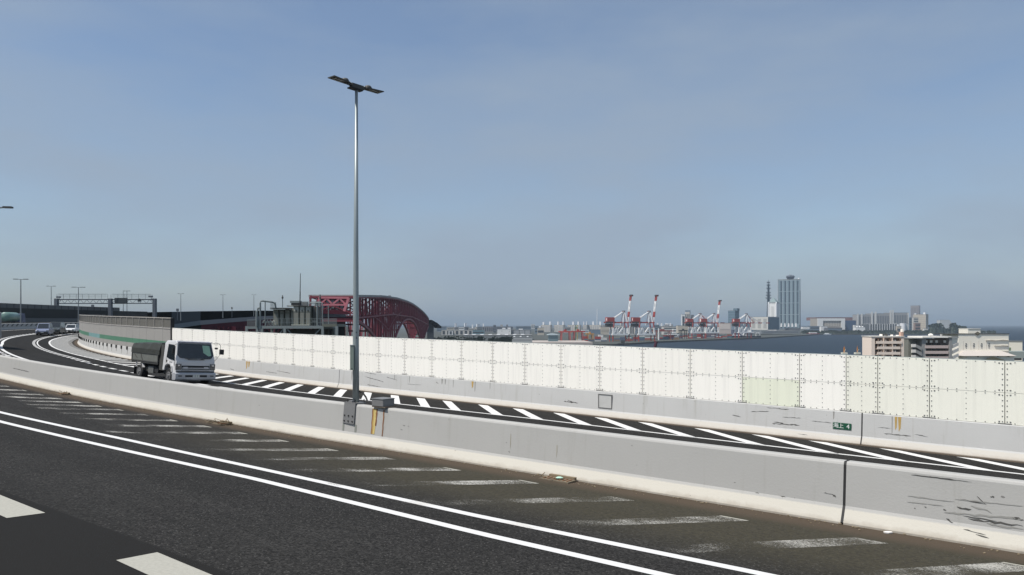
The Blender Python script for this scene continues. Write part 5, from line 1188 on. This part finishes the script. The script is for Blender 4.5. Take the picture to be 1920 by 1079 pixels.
for i, (x0, x1, yt, d_, c_, lb) in enumerate(((1008, 1020, 615, 2500, TN, "low tan block below the leftmost grey cube"), (1058, 1070, 614, 2700, GY, "grey block tucked between the second and third grey cubes"), (1130, 1148, 609.5, 3400, GY, "grey block with vents behind the tan warehouse by the first crane"),
        (1176, 1190, 616, 2700, WH, "white low office between the first two quay cranes"), (1150, 1170, 610.5, 3300, LT, "pale block peeking over the machinery of the first crane"), (1192, 1226, 615, 2650, TN, "tan shed behind the second quay crane"), (1246, 1262, 609, 3500, GY, "grey housing slab behind the long pale block with dark windows"),
        (1262, 1274, 617, 2400, WH, "white depot left of the broad tan warehouse"), (1296, 1316, 613, 2900, LT, "pale block behind the lowered boom crane of the pair"), (1320, 1350, 611, 3000, BL, "blue-grey block behind the raised boom crane of the pair"), (1390, 1416, 609, 3300, GY, "grey block above the shed behind the fifth crane"), (1602, 1612, 610, 3100, WH, "small white block between the deep blue block and the ribbed slabs"), (1682, 1690, 612, 2900, TN, "tan low building in front of the rotunda"), (1812, 1826, 618.5, 3000, WH, "tiny white shed on the wooded spit"))):
    b(x0, x1, yt, None if d_ < 2700 else 625, d_, lb, c_, bands=2 if i % 2 else 1, cap=[(.2, .5, 6, WCAP)] if i % 3 == 0 else None)
# wooded shore lines
def woods(name, pts, d, label, seed):
    random.seed(seed); m = MB(); 
    for (x0, x1, yt, yb, n_) in pts:
        for k in range(n_):
            x = random.uniform(x0, x1); dd = d*random.uniform(.98, 1.02); base_ = P(x, yb, dd); hgt = (yb-yt)/F*d*random.uniform(.6, 1.1); w = hgt*random.uniform(.5, .9); z = -33
            top_ = base_.z+hgt
            for j in range(7):
                an = random.uniform(0, 6.28); rr = random.uniform(.2, .75)*w; zz = z+(top_-z)*random.uniform(.35, .95); s_ = w*random.uniform(.22, .5)
                cx_, cy_ = base_.x+rr*math.cos(an), base_.y+rr*math.sin(an)
                m.face([(cx_-s_, cy_, zz-s_*.5), (cx_+s_, cy_+s_*.3, zz-s_*.4), (cx_+s_*.5, cy_, zz+s_*.6), (cx_-s_*.6, cy_-s_*.2, zz+s_*.5)], LEAF)
                m.face([(cx_, cy_-s_, zz-s_*.5), (cx_, cy_+s_, zz-s_*.4), (cx_+s_*.2, cy_+s_*.5, zz+s_*.6), (cx_, cy_-s_*.6, zz+s_*.5)], LEAF)
            m.box(base_.x-w*.5, base_.x+w*.5, base_.y-w*.3, base_.y+w*.3, z, z+(top_-z)*.6, LEAF)
    o = m.build(name); tag(o, label, "trees", kind='stuff'); return o
woods("shore_woods", [(1505, 1760, 620, 626.5, 300), (1747, 1815, 616.5, 624, 110), (1800, 1868, 620, 624.5, 60), (1747, 1762, 606, 618, 20), (1783, 1792, 606, 616, 16), (1795, 1812, 612, 620, 26)], 2920, "dark wooded shoreline along the island right of the tallest skyscraper", 5)
woods("waterside_thicket", [(820, 960, 629.5, 636, 190), (700, 830, 632, 640, 50)], 900, "dark thicket just above the white wall, right of the red bridge", 6)
m = MB(); q0 = P(930, 637.5, 1000); m.box(P(915, 0, 1000).x, P(958, 0, 1000).x, 1000, 1040, -33, P(0, 634.5, 1000).z, bmat((.045, .05, .045))); o = m.build("dark_shed"); tag(o, "long dark low roof on the shore right of the thicket", "shed")
b(958, 998, 633, None, 1250, "long pale low shed with rooftop vents just above the white wall", (.42, .43, .42), "shed", cap=[(.12, .2, 2, WCAP), (.42, .5, 2, WCAP), (.75, .83, 2, WCAP)], bands=2, winm=bmat(GY))
b(868, 998, 629, None, 1700, "very long low grey shed with skylights below the white office block", (.19, .20, .20), "shed", cap=[(.0+.12*k, .05+.12*k, 1.5, WCAP) for k in range(8)])
q = thing("quay_deck", "long flat tan quay strip running right just above the white wall", "quay", (P(1050, 640, 1350).x, 1350, -33))
m = MB(); a, c_ = P(985, 641, 1330), P(1110, 641, 1330); m.box(a.x, c_.x, 1320, 1480, -33.5, -29.0, bmat((.42, .37, .33))); m.build("slab", q, q.location)
t = thing("shed", "pale blue curved canopy roof on the quay left of the red yard cranes", "shed", P(1037, 637, 1400)); 
m = MB(); pr = [(-12+24*k/8, 9+2.5*math.sin(k*math.pi/8)) for k in range(9)]; m.prism(pr+[(12, 8.4), (-12, 8.4)], -10, 10, bmat((.45, .53, .56))); m.build("roof", t)
m = MB(); m.box(-9, 9, -8, 8, -6, 8.4, bmat((.12, .18, .20))); m.build("wall", t)

# ------------------------------------------------------------------ quay cranes
def crane(x, ytop, yw, d, up, label, yaw=14):
    q = P(x, yw, d); t = thing("quay_crane", label, "crane", (q.x, q.y, -33), rad(yaw), "red and white quay cranes"); S = 1.0
    z = lambda y: P(0, y, d).z+33
    zl, zp, zu, za, zt = z(629), 0, 0, 0, 0
    H1, H2, H3, H4 = 15., 29., 40., 63.
    X0, X1 = -19., 17.
    def pr(name, f, par=t): mb = MB(); f(mb); return mb.build(name, par)
    for xx in (X0, X1):
        for yy in (-9, 9): pr("leg", lambda m: (m.bar((xx, yy, 0), (xx, yy, H1), 1.9, CRED), m.bar((xx, yy, H1), (xx*.92, yy, H2), 2.8, CWHITE), m.bar((xx*.92, yy, H2), (xx*.85, yy, H3), 1.9, CRED)))
    pr("portal_beam", lambda m: [m.bar((X0-1, yy, H1), (X1+1, yy, H1), 3.3, CWHITE) for yy in (-9, 9)]+[m.bar((xx, -9, H1), (xx, 9, H1), 2.2, CWHITE) for xx in (X0, X1)])
    [pr("portal_brace", lambda m: (m.bar((X0, yy, H1), (X0+9, yy, H2), 3.0, CWHITE), m.bar((X0+10, yy, H1), (X0+10, yy, H1+11), 2.9, CWHITE), m.bar((X0+12, yy, H1), (X0+23, yy, H2), 2.9, CWHITE), m.bar((X0+23, yy, H2), (X0+25, yy, H1), 2.6, CWHITE))) for yy in (-9, 9)]
    pr("girder", lambda m: [m.bar((-34, yy, H3), (X1+2, yy, H3), 2.2, CRED, 2.8) for yy in (-4, 4)]+[m.bar((xx, -9, H3), (xx, 9, H3), 2, CRED) for xx in (X0*.85, X1*.85)])
    pr("machine_house", lambda m: (m.box(-30, -14, -6, 6, H3+2, H3+11, CRED), m.box(-33, -12, -7, 7, H3-1, H3+2, GALVD), m.box(-30.6, -30, -4, -1, H3+4, H3+9, CWHITE), m.box(-31, -17, -5, 5, H3-9, H3-2, GALVD)))
    pr("apex_frame", lambda m: [m.bar((X1*.85, yy, H3), (X1*.55, yy*.3, H4), 1.8, CWHITE) for yy in (-6, 6)]+[m.bar((X1*.3, yy, H3), (X1*.5, yy*.3, H4), 1.4, CWHITE) for yy in (-6, 6)]+[m.box(X1*.5-2.5, X1*.5+2.5, -3, 3, H4-3, H4+2, bmat((.14, .08, .08)))])
    pr("backstay", lambda m: [m.bar((-15, yy, H3+8), (X1*.5, yy*.5, H4), 2.2, CWHITE) for yy in (-4, 4)])
    hx_, hz_ = X1+1, H3
    L = 58.
    an = rad(83) if up else rad(0)
    n_ = 5
    cols = (CWHITE, CRED, CWHITE, CWHITE, CRED) if up else (CRED, CWHITE, CRED, CWHITE, CRED)
    for k in range(n_):
        a0, a1 = L*k/n_, L*(k+1)/n_; pa = (hx_+a0*math.cos(an), hz_+a0*math.sin(an)); pb_ = (hx_+a1*math.cos(an), hz_+a1*math.sin(an))
        pr("boom_section", lambda m: [m.bar((pa[0], yy, pa[1]), (pb_[0], yy, pb_[1]), 1.7, cols[k], 2.4) for yy in (-3, 3)]+[m.bar((pa[0], -3, pa[1]), (pb_[0], 3, pb_[1]), 1.0, cols[k])])
    if up: pr("boom_tip", lambda m: m.box(hx_+L*math.cos(an)-2, hx_+L*math.cos(an)+4, -3.4, 3.4, hz_+L*math.sin(an)-2, hz_+L*math.sin(an)+1.5, GALVD))
    else: pr("forestay", lambda m: [m.bar((X1*.5, yy*.3, H4), (hx_+L*.55, yy, hz_+1), .9, CWHITE) for yy in (-3, 3)]+[m.bar((X1*.5, yy*.3, H4), (hx_+L*.25, yy, hz_+1), .7, CRED) for yy in (-3, 3)])
    pr("operator_cab", lambda m: m.box(2, 7, -3, 3, H3-6, H3-2, CWHITE))
    return t
crane(1162, 562, 640, 1560, True, "quay crane with its striped boom raised, leftmost of the row")
crane(1210, 562, 640, 1570, True, "quay crane with its striped boom raised, second from the left")
crane(1307, 582, 636, 1900, False, "quay crane with its boom lowered, left one of the overlapping pair")
crane(1333, 568, 636, 1905, True, "quay crane with its boom raised, right one of the overlapping pair")
crane(1394, 592, 635, 1960, False, "quay crane with its boom lowered over the moored ship")
# yard cranes, containers, quay clutter
def yard_crane(x0, x1, yt, yb, d, label, m1, m2=None, nm="yard_crane"):
    a, b_ = P(x0, yb, d), P(x1, yt, d); t = thing(nm, label, "crane", ((a.x+b_.x)/2, d, -33), rad(6)); w = (b_.x-a.x)/2; h = b_.z+33
    m = MB(); m.bar((-w, -6, h), (w, -6, h), 2, m1, 2.4); m.bar((-w, 6, h), (w, 6, h), 2, m1, 2.4); m.bar((-w*.9, -6, h), (-w*.9, 6, h), 1.6, m1); m.bar((w*.9, -6, h), (w*.9, 6, h), 1.6, m1); m.build("girder", t)
    for xx in (-.62, .62):
        for yy in (-6, 6): m = MB(); m.bar((xx*w, yy, h), (xx*w*1.15, yy*1.3, 0), 1.5, m2 or m1); m.build("leg", t)
    m = MB(); m.box(-w*.2, w*.15, -4, 4, h+1, h+4.5, m2 or m1); m.build("trolley", t)
    return t
yard_crane(1048, 1072, 622.5, 638, 1480, "dark red yard crane, left one of the red pair behind the quay", CRED)
yard_crane(1072, 1096, 622, 638, 1500, "dark red yard crane, right one of the red pair beside the green mast", CRED)
yard_crane(1099, 1113, 626.5, 634, 1650, "small orange yard crane between the red pair and the first quay crane", mat("crane_orange", (.55, .28, .06), .6))
yard_crane(1222, 1262, 621, 633, 1750, "dull red yard crane right of the second quay crane", mat("dull_red", (.26, .07, .06), .7))
yard_crane(1274, 1288, 620, 634, 1900, "dark yard crane left of the overlapping pair of quay cranes", DARK)
q = P(1080.5, 610, 1560); t = thing("derrick_mast", "green and yellow double mast with guy lines above the red yard cranes", "mast", (q.x, q.y, -33)); hh = q.z+33
m = MB(); GRN = mat("mast_green", (.09, .16, .08), .6); YEL = mat("mast_yellow", (.42, .34, .08), .6); m.bar((-1.8, 0, 0), (-1.2, 0, hh), 1.4, GRN); m.bar((2.4, 0, 0), (1.8, 0, hh), 1.4, YEL); m.box(-3, 3, -1, 1, hh*.8, hh*.86, GRN); m.build("mast_pair", t)
m = MB(); m.bar((-1, 0, hh*.9), (-12, 0, hh*.45), .5, YEL); m.bar((1, 0, hh*.9), (11, 0, hh*.45), .5, YEL); m.build("guy_line", t)
q = P(1235, 616, 1700); t = thing("floodlight_mast", "short thick white mast standing on the quay right of the second crane", "mast", (q.x, q.y, -33)); m = MB(); m.tube([(0, 0, 0), (0, 0, q.z+33)], [1.6, 1.3], CWHITE, 8); m.build("pole", t)
random.seed(21)
conts = [("box_stack_blue", (.10, .13, .20)), ("box_stack_red", (.36, .05, .04)), ("box_stack_grey", (.30, .30, .30)), ("box_stack_brown", (.25, .16, .10)), ("box_stack_white", (.6, .6, .58)), ("box_stack_teal", (.08, .20, .22))]
# containers: each stack a thing whose boxes are its own objects
cols_ = [bmat(c, "container") for _, c in conts]; names_ = ["navy", "dark red", "grey", "brown", "white", "teal"]
def container(x, yb, d, lvl, ci, label):
    q = P(x, yb, d); w = 6.1*1.0; t = MB()
    z0 = -33+2.6*lvl; t.box(-w, w, -1.25, 1.25, 0, 2.5, cols_[ci]); 
    for k in range(13): t.box(-w+.3+k*.93, -w+.55+k*.93, -1.30, -1.25, .15, 2.35, cols_[ci])
    o = t.build("shipping_container", loc=(q.x, d, z0)); tag(o, label, "container", "containers stacked on the port quay")
spots = []
for row, (xa, xb, d) in enumerate(((1086, 1112, 1600), (1121, 1140, 1570), (1146, 1180, 1640), (1182, 1226, 1660), (1228, 1270, 1750), (1276, 1300, 1930), (1302, 1350, 1960), (1350, 1368, 1990))):
    step = 12.8/d*F; x = xa
    while x < xb:
        lv = random.choice((2, 3, 3, 4, 4)); 
        for L_ in range(lv): spots.append((x, d, L_, random.choice((0, 0, 1, 1, 2, 3, 4, 5)), lv, row))
        x += step
rown = ["under the small orange yard crane", "left of the first quay crane", "under the first quay crane", "under the second quay crane", "right of the second quay crane", "left of the overlapping cranes", "under the overlapping cranes", "left of the moored ship"]
ordn = ["lowest", "second up", "third up", "topmost"]; cnt = {}
for x, d, L_, ci, lv, row in spots:
    k = cnt.setdefault((row, round(x, 2)), len([1 for kk_ in cnt if kk_[0] == row])+1)
    pos = ["first", "second", "third", "fourth", "fifth", "sixth", "seventh", "eighth"][k-1]
    container(x, 0, d, L_, ci, "%s container, %s in the %s stack %s" % (names_[ci], ordn[L_], pos, rown[row]))
b(1122, 1131, 627.5, 633, 1600, "small off-white cabin block left of the first quay crane", WH, "site_cabin")
b(1254, 1270, 625.5, 633, 1800, "white office cabins on the quay left of the overlapping cranes", WH, "site_cabin", bands=1)
b(1374, 1392, 619, 634, 2150, "dark terminal shed behind the moored ship", (.10, .11, .16), "shed")
b(1302, 1346, 625, 634, 2100, "long dark storage shed behind the overlapping quay cranes", (.14, .11, .13), "shed")
# ship
q = P(1396, 637, 2050); sh = thing("cargo_ship", "dark-hulled cargo ship with a white bridge, moored under the lowered crane", "ship", (q.x, q.y, -36), rad(10))
m = MB(); L = 46; prof_h = [(-L, 5, 9.5), (-L+9, 6.5, 7.8), (0, 7, 6.6), (L-6, 7, 6.8), (L, 6, 7.2)]
HB = bmat((.025, .03, .05), "hull")
for (xa, wa, za), (xb, wb_, zb_) in zip(prof_h, prof_h[1:]):
    wa0 = wa*(.15 if xa == -L else .85); m.box8([(xa+(5 if xa == -L else 0), -wa0, 0), (xb, -wb_*.85, 0), (xb, wb_*.85, 0), (xa+(5 if xa == -L else 0), wa0, 0), (xa, -wa*(.2 if xa == -L else 1), za), (xb, -wb_, zb_), (xb, wb_, zb_), (xa, wa*(.2 if xa == -L else 1), za)], HB)
m.build("hull", sh)
m = MB(); m.box(-L+3, -L+24, -5, 5, 8.0, 10.5, CWHITE); m.bar((-L+14, 0, 10), (-L+14, 0, 16), .7, CWHITE); m.build("forecastle", sh)
m = MB(); m.box(4, 22, -6, 6, 6.5, 15, bmat(GY)); m.box(2, 25, -7, 7, 15, 19, CWHITE); m.box(8, 19, -4, 4, 19, 23, CWHITE); m.bar((13, 0, 23), (13, 0, 29), .8, CWHITE); m.build("bridge_house", sh)
m = MB(); m.tube([(-14, 0, 7), (-17, 0, 17), (-9, 0, 12), (-4, 0, 8)], 1.6, CWHITE, 6); m.tube([(-4, 3, 7), (2, 3, 18)], 1.3, CWHITE, 6); m.build("deck_crane", sh)
m = MB(); m.tube([(34, 0, 7), (34, 0, 15), (45, 0, 15), (46, 0, 9)], 1.1, CWHITE, 6); m.build("stern_davit", sh)
q = P(1524, 629, 2780); t = thing("ferry_boat", "red-hulled ferry at the water's edge right of the tallest skyscraper's foot", "ship", (q.x, q.y, -36), rad(4))
m = MB(); m.box8([(-20, -4, 0), (20, -4, 0), (20, 4, 0), (-20, 4, 0), (-25, -5, 6), (25, -5, 6), (25, 5, 6), (-25, 5, 6)], bmat((.30, .06, .07), "hull")); m.build("hull", t)
m = MB(); m.box(-14, 14, -4, 4, 6, 9.5, bmat(WH)); m.build("cabin", t)
q = P(1551, 627, 2760); t = thing("ferry_boat", "small white boat at the water's edge below the white framed hall", "ship", (q.x, q.y, -36), rad(-4))
m = MB(); m.box8([(-12, -3, 0), (12, -3, 0), (12, 3, 0), (-12, 3, 0), (-15, -4, 4), (15, -4, 4), (15, 4, 4), (-15, 4, 4)], bmat(WH)); m.build("hull", t); m = MB(); m.box(-8, 6, -3, 3, 4, 7, bmat(WH)); m.build("cabin", t)
# dark floating crane and mooring pile
q = P(1172, 642, 1400); t = thing("floating_crane", "dark lattice floating crane leaning right in front of the first quay crane", "crane", (q.x, q.y, -36))
m = MB(); m.box(-14, 8, -5, 5, 0, 4, GALVD); m.build("barge", t); m = MB(); m.bar((-4, -2, 4), (9, 0, 21), 1.2, GALVD); m.bar((-4, 2, 4), (9, 0, 21), 1.2, GALVD); m.box(-8, -1, -3, 3, 4, 9, GALVD); m.build("jib", t)
q = P(1229, 650, 1180); t = thing("mooring_pile", "dark red mooring pile standing in the water right of the second quay crane", "pile", (q.x, q.y, -37))
m = MB(); m.tube([(-1.5, 0, 0), (1.5, 0, 13)], [2.4, 2.4], DRED, 8); m.build("pile", t)
# orange-topped masts on our shore
for x, yt, lb in ((1583, 650, "orange-topped lattice mast poking above the white panels, nearer the left"), (1607.5, 650, "orange-topped lattice mast just left of the beige apartment block")):
    q = P(x, yt, 420); t = thing("lattice_mast", lb, "mast", (q.x, q.y, -33)); hh = q.z+33; OR = mat("mast_orange", (.50, .20, .04), .6)
    m = MB()
    for a in range(4): cx_, cy_ = 1.6*math.cos(a*1.571+.7), 1.6*math.sin(a*1.571+.7); m.bar((cx_, cy_, 0), (cx_*.25, cy_*.25, hh-3.4), .22, bmat((.6, .6, .5)))
    for k in range(14): m.bar((-.9+.03*k, -.9, hh*k/15), (.9-.03*k, -.9, hh*(k+1)/15), .14, bmat((.6, .6, .5)))
    m.box(-1.5, 1.5, -1, 1, hh-4.4, hh-3.4, bmat((.7, .7, .6))); m.build("lattice", t)
    m = MB(); m.bar((0, 0, hh-3.4), (0, 0, hh-.6), .62 if x < 1600 else .4, OR); m.bar((0, 0, hh-.6), (0, 0, hh+.4), .14, OR); m.build("beacon", t)

# ------------------------------------------------------------------ near apartments on the right
BG = bmat((.84, .71, .60), "render"); BG_SHADE = bmat((.40, .36, .30), "render"); GW = bmat((.30, .30, .29), "render"); PK = bmat((.56, .46, .42), "render"); WHR = bmat((.88, .84, .76), "render")
DA = 380.; ua = DA/F
def A(x, y, dy=0): v = P(x, y, DA); v.y += dy; return v
ap = thing("apartment_building", "beige apartment block with rows of balconies, leftmost of the near buildings on the right", "apartment building", (A(1690, 0).x, DA, -33), 0)
def apart(par, nm, f, sub=None): mb = MB(); f(mb); return mb.build(nm, sub or par, par.location)
def ab(mb, x0, x1, y0, y1, d0, d1, m): a, b_ = A(x0, y1), A(x1, y0); mb.box(a.x, b_.x, DA+d0, DA+d1, a.z, b_.z, m)
zg_ = 740.5
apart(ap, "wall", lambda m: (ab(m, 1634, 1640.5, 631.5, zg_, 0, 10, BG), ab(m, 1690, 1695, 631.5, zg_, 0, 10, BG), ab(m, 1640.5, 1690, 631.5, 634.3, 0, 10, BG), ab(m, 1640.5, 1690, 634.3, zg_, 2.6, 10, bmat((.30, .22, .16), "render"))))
apart(ap, "roof", lambda m: (ab(m, 1633, 1696, 630.6, 631.5, -.3, 10.5, WHR)))
apart(ap, "flank_wall", lambda m: m.box8([A(1695, zg_, .3), A(1709, zg_, 8), A(1709, zg_, 12), A(1695, zg_, 12), A(1695, 631.5, .3), A(1709, 631.5, 8), A(1709, 631.5, 12), A(1695, 631.5, 12)], BG_SHADE))  # darker copy of the beige: shade of this side put into the colour
y = 640.0; k = 0
while y < zg_:
    apart(ap, "balcony", lambda m: (ab(m, 1642.5+(2 if k else 0), 1690.5-(3 if k else 0), y, y+4.9, -.4, 0, BG), ab(m, 1642.5, 1690, y+4.0, y+4.9, 0, 2.6, BG)))
    apart(ap, "window_row", lambda m: [ab(m, xx, xx+5.4, y-4.2, y-.2, 2.3, 2.6, GLASS_D) for xx in (1643, 1650, 1658, 1664, 1673, 1681)]+[ab(m, xx, xx+.9, y-4.2, y, 1.2, 2.6, BG) for xx in (1649, 1656.7, 1663, 1671)]+[ab(m, xx, xx+1.6, y-2.4, y, .3, .5, WHR) for xx in (1652, 1660.6, 1676, 1679)])
    y += 10.25; k += 1
apart(ap, "party_wall", lambda m: [ab(m, x, x+.9, 633, zg_, -.42, 2.6, BG) for x in (1656.5, 1672.5)])
apart(ap, "roof_stack", lambda m: (ab(m, 1695, 1700, 623, 631.5, 3, 5, bmat((.55, .36, .28), "render")), ab(m, 1698, 1700.6, 617.5, 624, 3, 5, WHR)))
for x, w, h, mm in ((1658, 2.2, 4, WHR), (1661, 2.4, 4.5, GALVD), (1668, 2, 4, GALVD), (1679, 1, 3, WHR), (1689, 2.4, 2.4, WHR)): apart(ap, "roof_unit", lambda m: ab(m, x, x+w, 631-h, 631, 3, 5, mm))
DA = 395.
s2t = thing("apartment_building", "grey apartment block with white slanting stair balconies, between the beige block and cream hall", "apartment building", (A(1757, 0).x, DA, -33), 0)
y0_ = 633
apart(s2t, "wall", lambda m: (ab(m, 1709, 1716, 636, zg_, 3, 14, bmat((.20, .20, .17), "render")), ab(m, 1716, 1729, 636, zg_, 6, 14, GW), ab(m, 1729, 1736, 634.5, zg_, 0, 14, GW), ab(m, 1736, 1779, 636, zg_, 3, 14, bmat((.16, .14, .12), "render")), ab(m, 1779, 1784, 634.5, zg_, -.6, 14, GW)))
apart(s2t, "flank_wall", lambda m: m.box8([A(1784, zg_, 0), A(1802, zg_, 12), A(1802, zg_, 18), A(1784, zg_, 18), A(1784, 632.5, 0), A(1800, 632.5, 12), A(1800, 632.5, 18), A(1784, 632.5, 18)], GW))
apart(s2t, "roof", lambda m: (ab(m, 1708, 1736, 634, 635.3, -.8, 14, GW), ab(m, 1728, 1782, 631, 633.8, -.9, 14, WHR), ab(m, 1776, 1796, 632, 633.6, -1, 14, GW)))
y = 645.6
while y < zg_:
    apart(s2t, "stair_balcony", lambda m: (ab(m, 1708.5, 1716, y, y+5.6, -.6, 0, bmat((.82, .78, .72), "render")), m.box8([A(1716, y+5.6, -.6), A(1727.5, y+12, -.6), A(1727.5, y+12, 0), A(1716, y+5.6, 0), A(1716, y, -.6), A(1727.5, y+5.5, -.6), A(1727.5, y+5.5, 0), A(1716, y, 0)], GW)))
    apart(s2t, "stair_balcony", lambda m: m.box8([A(1785, y+8, -.7), A(1796, y+2.5, -.7), A(1796, y+2.5, 0), A(1785, y+8, 0), A(1785, y+2, -.7), A(1796, y-3, -.7), A(1796, y-3, 0), A(1785, y+2, 0)], bmat((.42, .42, .41), "render")))
    y += 10.3
y = 648.0
while y < zg_:
    apart(s2t, "balcony", lambda m: (ab(m, 1734.5, 1778, y, y+5.4, -.2, .1, PK), ab(m, 1734.5, 1778, y+4.6, y+5.4, .1, 3, PK)))
    apart(s2t, "window_row", lambda m: [ab(m, xx, xx+5.5, y-4.6, y, 2.7, 3, GLASS_D) for xx in (1737, 1745, 1754, 1763)]); y += 10.4
for xx in (1735, 1744.5, 1754.5, 1770): apart(s2t, "laundry", lambda m: ab(m, xx, xx+4.8, 638.5, 643, .4, .5, bmat((.6, .58, .5), "cloth")))
apart(s2t, "water_tank", lambda m: (m.tube([A(1755, 629.5, 5), A(1755, 627.3, 5), A(1755, 626, 5)], [1.3, 1.1, .3], WHR, 10), m.box(A(1755, 0).x-.3, A(1755, 0).x+.3, DA+4.7, DA+5.3, A(0, 631).z, A(0, 629.3).z, GW), m.tube([A(1773, 631, 4), A(1773, 627, 4)], .6, GW, 8)))
# white hall with a diamond and four marked bays
DA = 430.
s3 = thing("white_hall", "cream hall with four patterned window bays and a dark diamond on its parapet", "building", (A(1850, 0).x, DA, -33), 0)
CRM = bmat((.90, .85, .73), "render"); CRD = bmat((.50, .46, .40), "render")
apart(s3, "wall", lambda m: (ab(m, 1797, 1891, 627, zg_, 0, 18, CRM)))
apart(s3, "roof", lambda m: (ab(m, 1786, 1892, 625.8, 627, -.3, 18.3, GALVD), ab(m, 1891, 1893, 626, zg_, .5, 17, CRM)))
apart(s3, "penthouse", lambda m: (ab(m, 1821, 1844.5, 617, 625.8, 3, 12, CRM), ab(m, 1820.6, 1845, 616.4, 617, 2.7, 12.3, WHR)))
apart(s3, "diamond_emblem", lambda m: (m.face([A(1832, 622, -.5), A(1838, 625.8, -.5), A(1832, 629.5, -.5), A(1826, 625.8, -.5)], bmat((.10, .09, .07), "sign")), m.face([A(1832, 623.4, -.56), A(1835.6, 625.8, -.56), A(1832, 628.2, -.56), A(1828.4, 625.8, -.56)], bmat((.2, .18, .13), "sign"))))
for x in (1811.5, 1826, 1840.5, 1854.5):
    apart(s3, "window_bay", lambda m: [ab(m, x-1.8+dx, x-1.8+dx+w, yy, yy+h, -.12, 0, bmat((.12, .12, .12), "sign")) for dx, w, yy, h in ((.6, 2.4, 644, 1.3), (0, 1.0, 646.6, 1.6), (1.6, 2.0, 646.4, .7), (.4, 3.0, 648.6, .9), (.2, .8, 650, 1.0), (2.4, 1.0, 650, .8), (.9, 2.0, 652.2, 1.1))])
apart(s3, "wall_joint", lambda m: [ab(m, x, x+.3, 640, 656.5, -.08, 0, CRD) for x in (1820, 1835, 1849.5, 1806)])
apart(s3, "wave_ledge", lambda m: [m.bar(A(x0, y0_, -.3), A(x1, y1_, -.3), .55, CRD, .3) for x0, y0_, x1, y1_ in ((1848, 638.6, 1857, 638.2), (1857, 638.2, 1866, 638.8), (1866, 638.8, 1878, 637.8), (1878, 637.8, 1891, 638.6), (1864, 648.6, 1872, 648.9), (1872, 648.9, 1880, 648.2), (1880, 648.2, 1891, 648.8), (1875, 658.6, 1891, 659))])
apart(s3, "lower_roof", lambda m: m.box8([A(1795, 667, -6), A(1893, 667, -6), A(1893, 667, 0), A(1795, 667, 0), A(1803, 658, -1.5), A(1874, 658, -1.5), A(1874, 658, 0), A(1803, 658, 0)], bmat((.52, .47, .43), "roofing")))
apart(s3, "lower_wall", lambda m: (ab(m, 1803, 1892, 667, zg_, -4.5, 0, CRM)))
apart(s3, "gable", lambda m: m.face([A(1832, 674, -6.4), A(1848, 667.6, -6.4), A(1872, 675, -6.4), A(1872, 690, -6.4), A(1832, 690, -6.4)], bmat((.13, .12, .08), "sign")))
apart(s3, "downlight", lambda m: [ab(m, x-1.6, x+1.6, 667.6, 669.2, -4.8, -4.5, GALVD) for x in (1824.5, 1861.5, 1880.5)])
b(1893, 1919, 641, None, 520, "plain cream block at the right edge behind the cream hall", (.70, .66, .56), "plain_block", xm=1917, al=30, extra=lambda t, wa, wb_, h: (lambda m: (m.box(-wa*.98, -wa*.65, -.2, 0, h-6.6, h-4.2, bmat((.16, .2, .12))), m.build("dark_opening", t)))(MB()))
DA = 440.
t = thing("shed", "pale green-grey flat roof below the cream block at the right edge", "shed", (A(1920, 0).x, DA, -33)); apart(t, "roof", lambda m: (ab(m, 1894, 1960, 659.5, 672, 2, 12, bmat((.34, .38, .35), "roofing")))); apart(t, "railing", lambda m: (ab(m, 1893, 1918, 672, 676, 1, 2, GALVD)))
# haze
hm = bpy.data.materials.new("haze_air"); hm.use_nodes = True; n = hm.node_tree.nodes; l = hm.node_tree.links; n.clear()
o_ = n.new("ShaderNodeOutputMaterial"); pv = n.new("ShaderNodeVolumePrincipled"); pv.inputs["Color"].default_value = (.49, .60, .71, 1); pv.inputs["Density"].default_value = HAZE; pv.inputs["Anisotropy"].default_value = .0
l.new(pv.outputs[0], o_.inputs["Volume"])
if HAZE > 0:
    m = MB(); m.box(-61000, 61000, -21000, 61000, -38, 262, hm); hz_ = m.build("haze"); tag(hz_, kind='stuff')
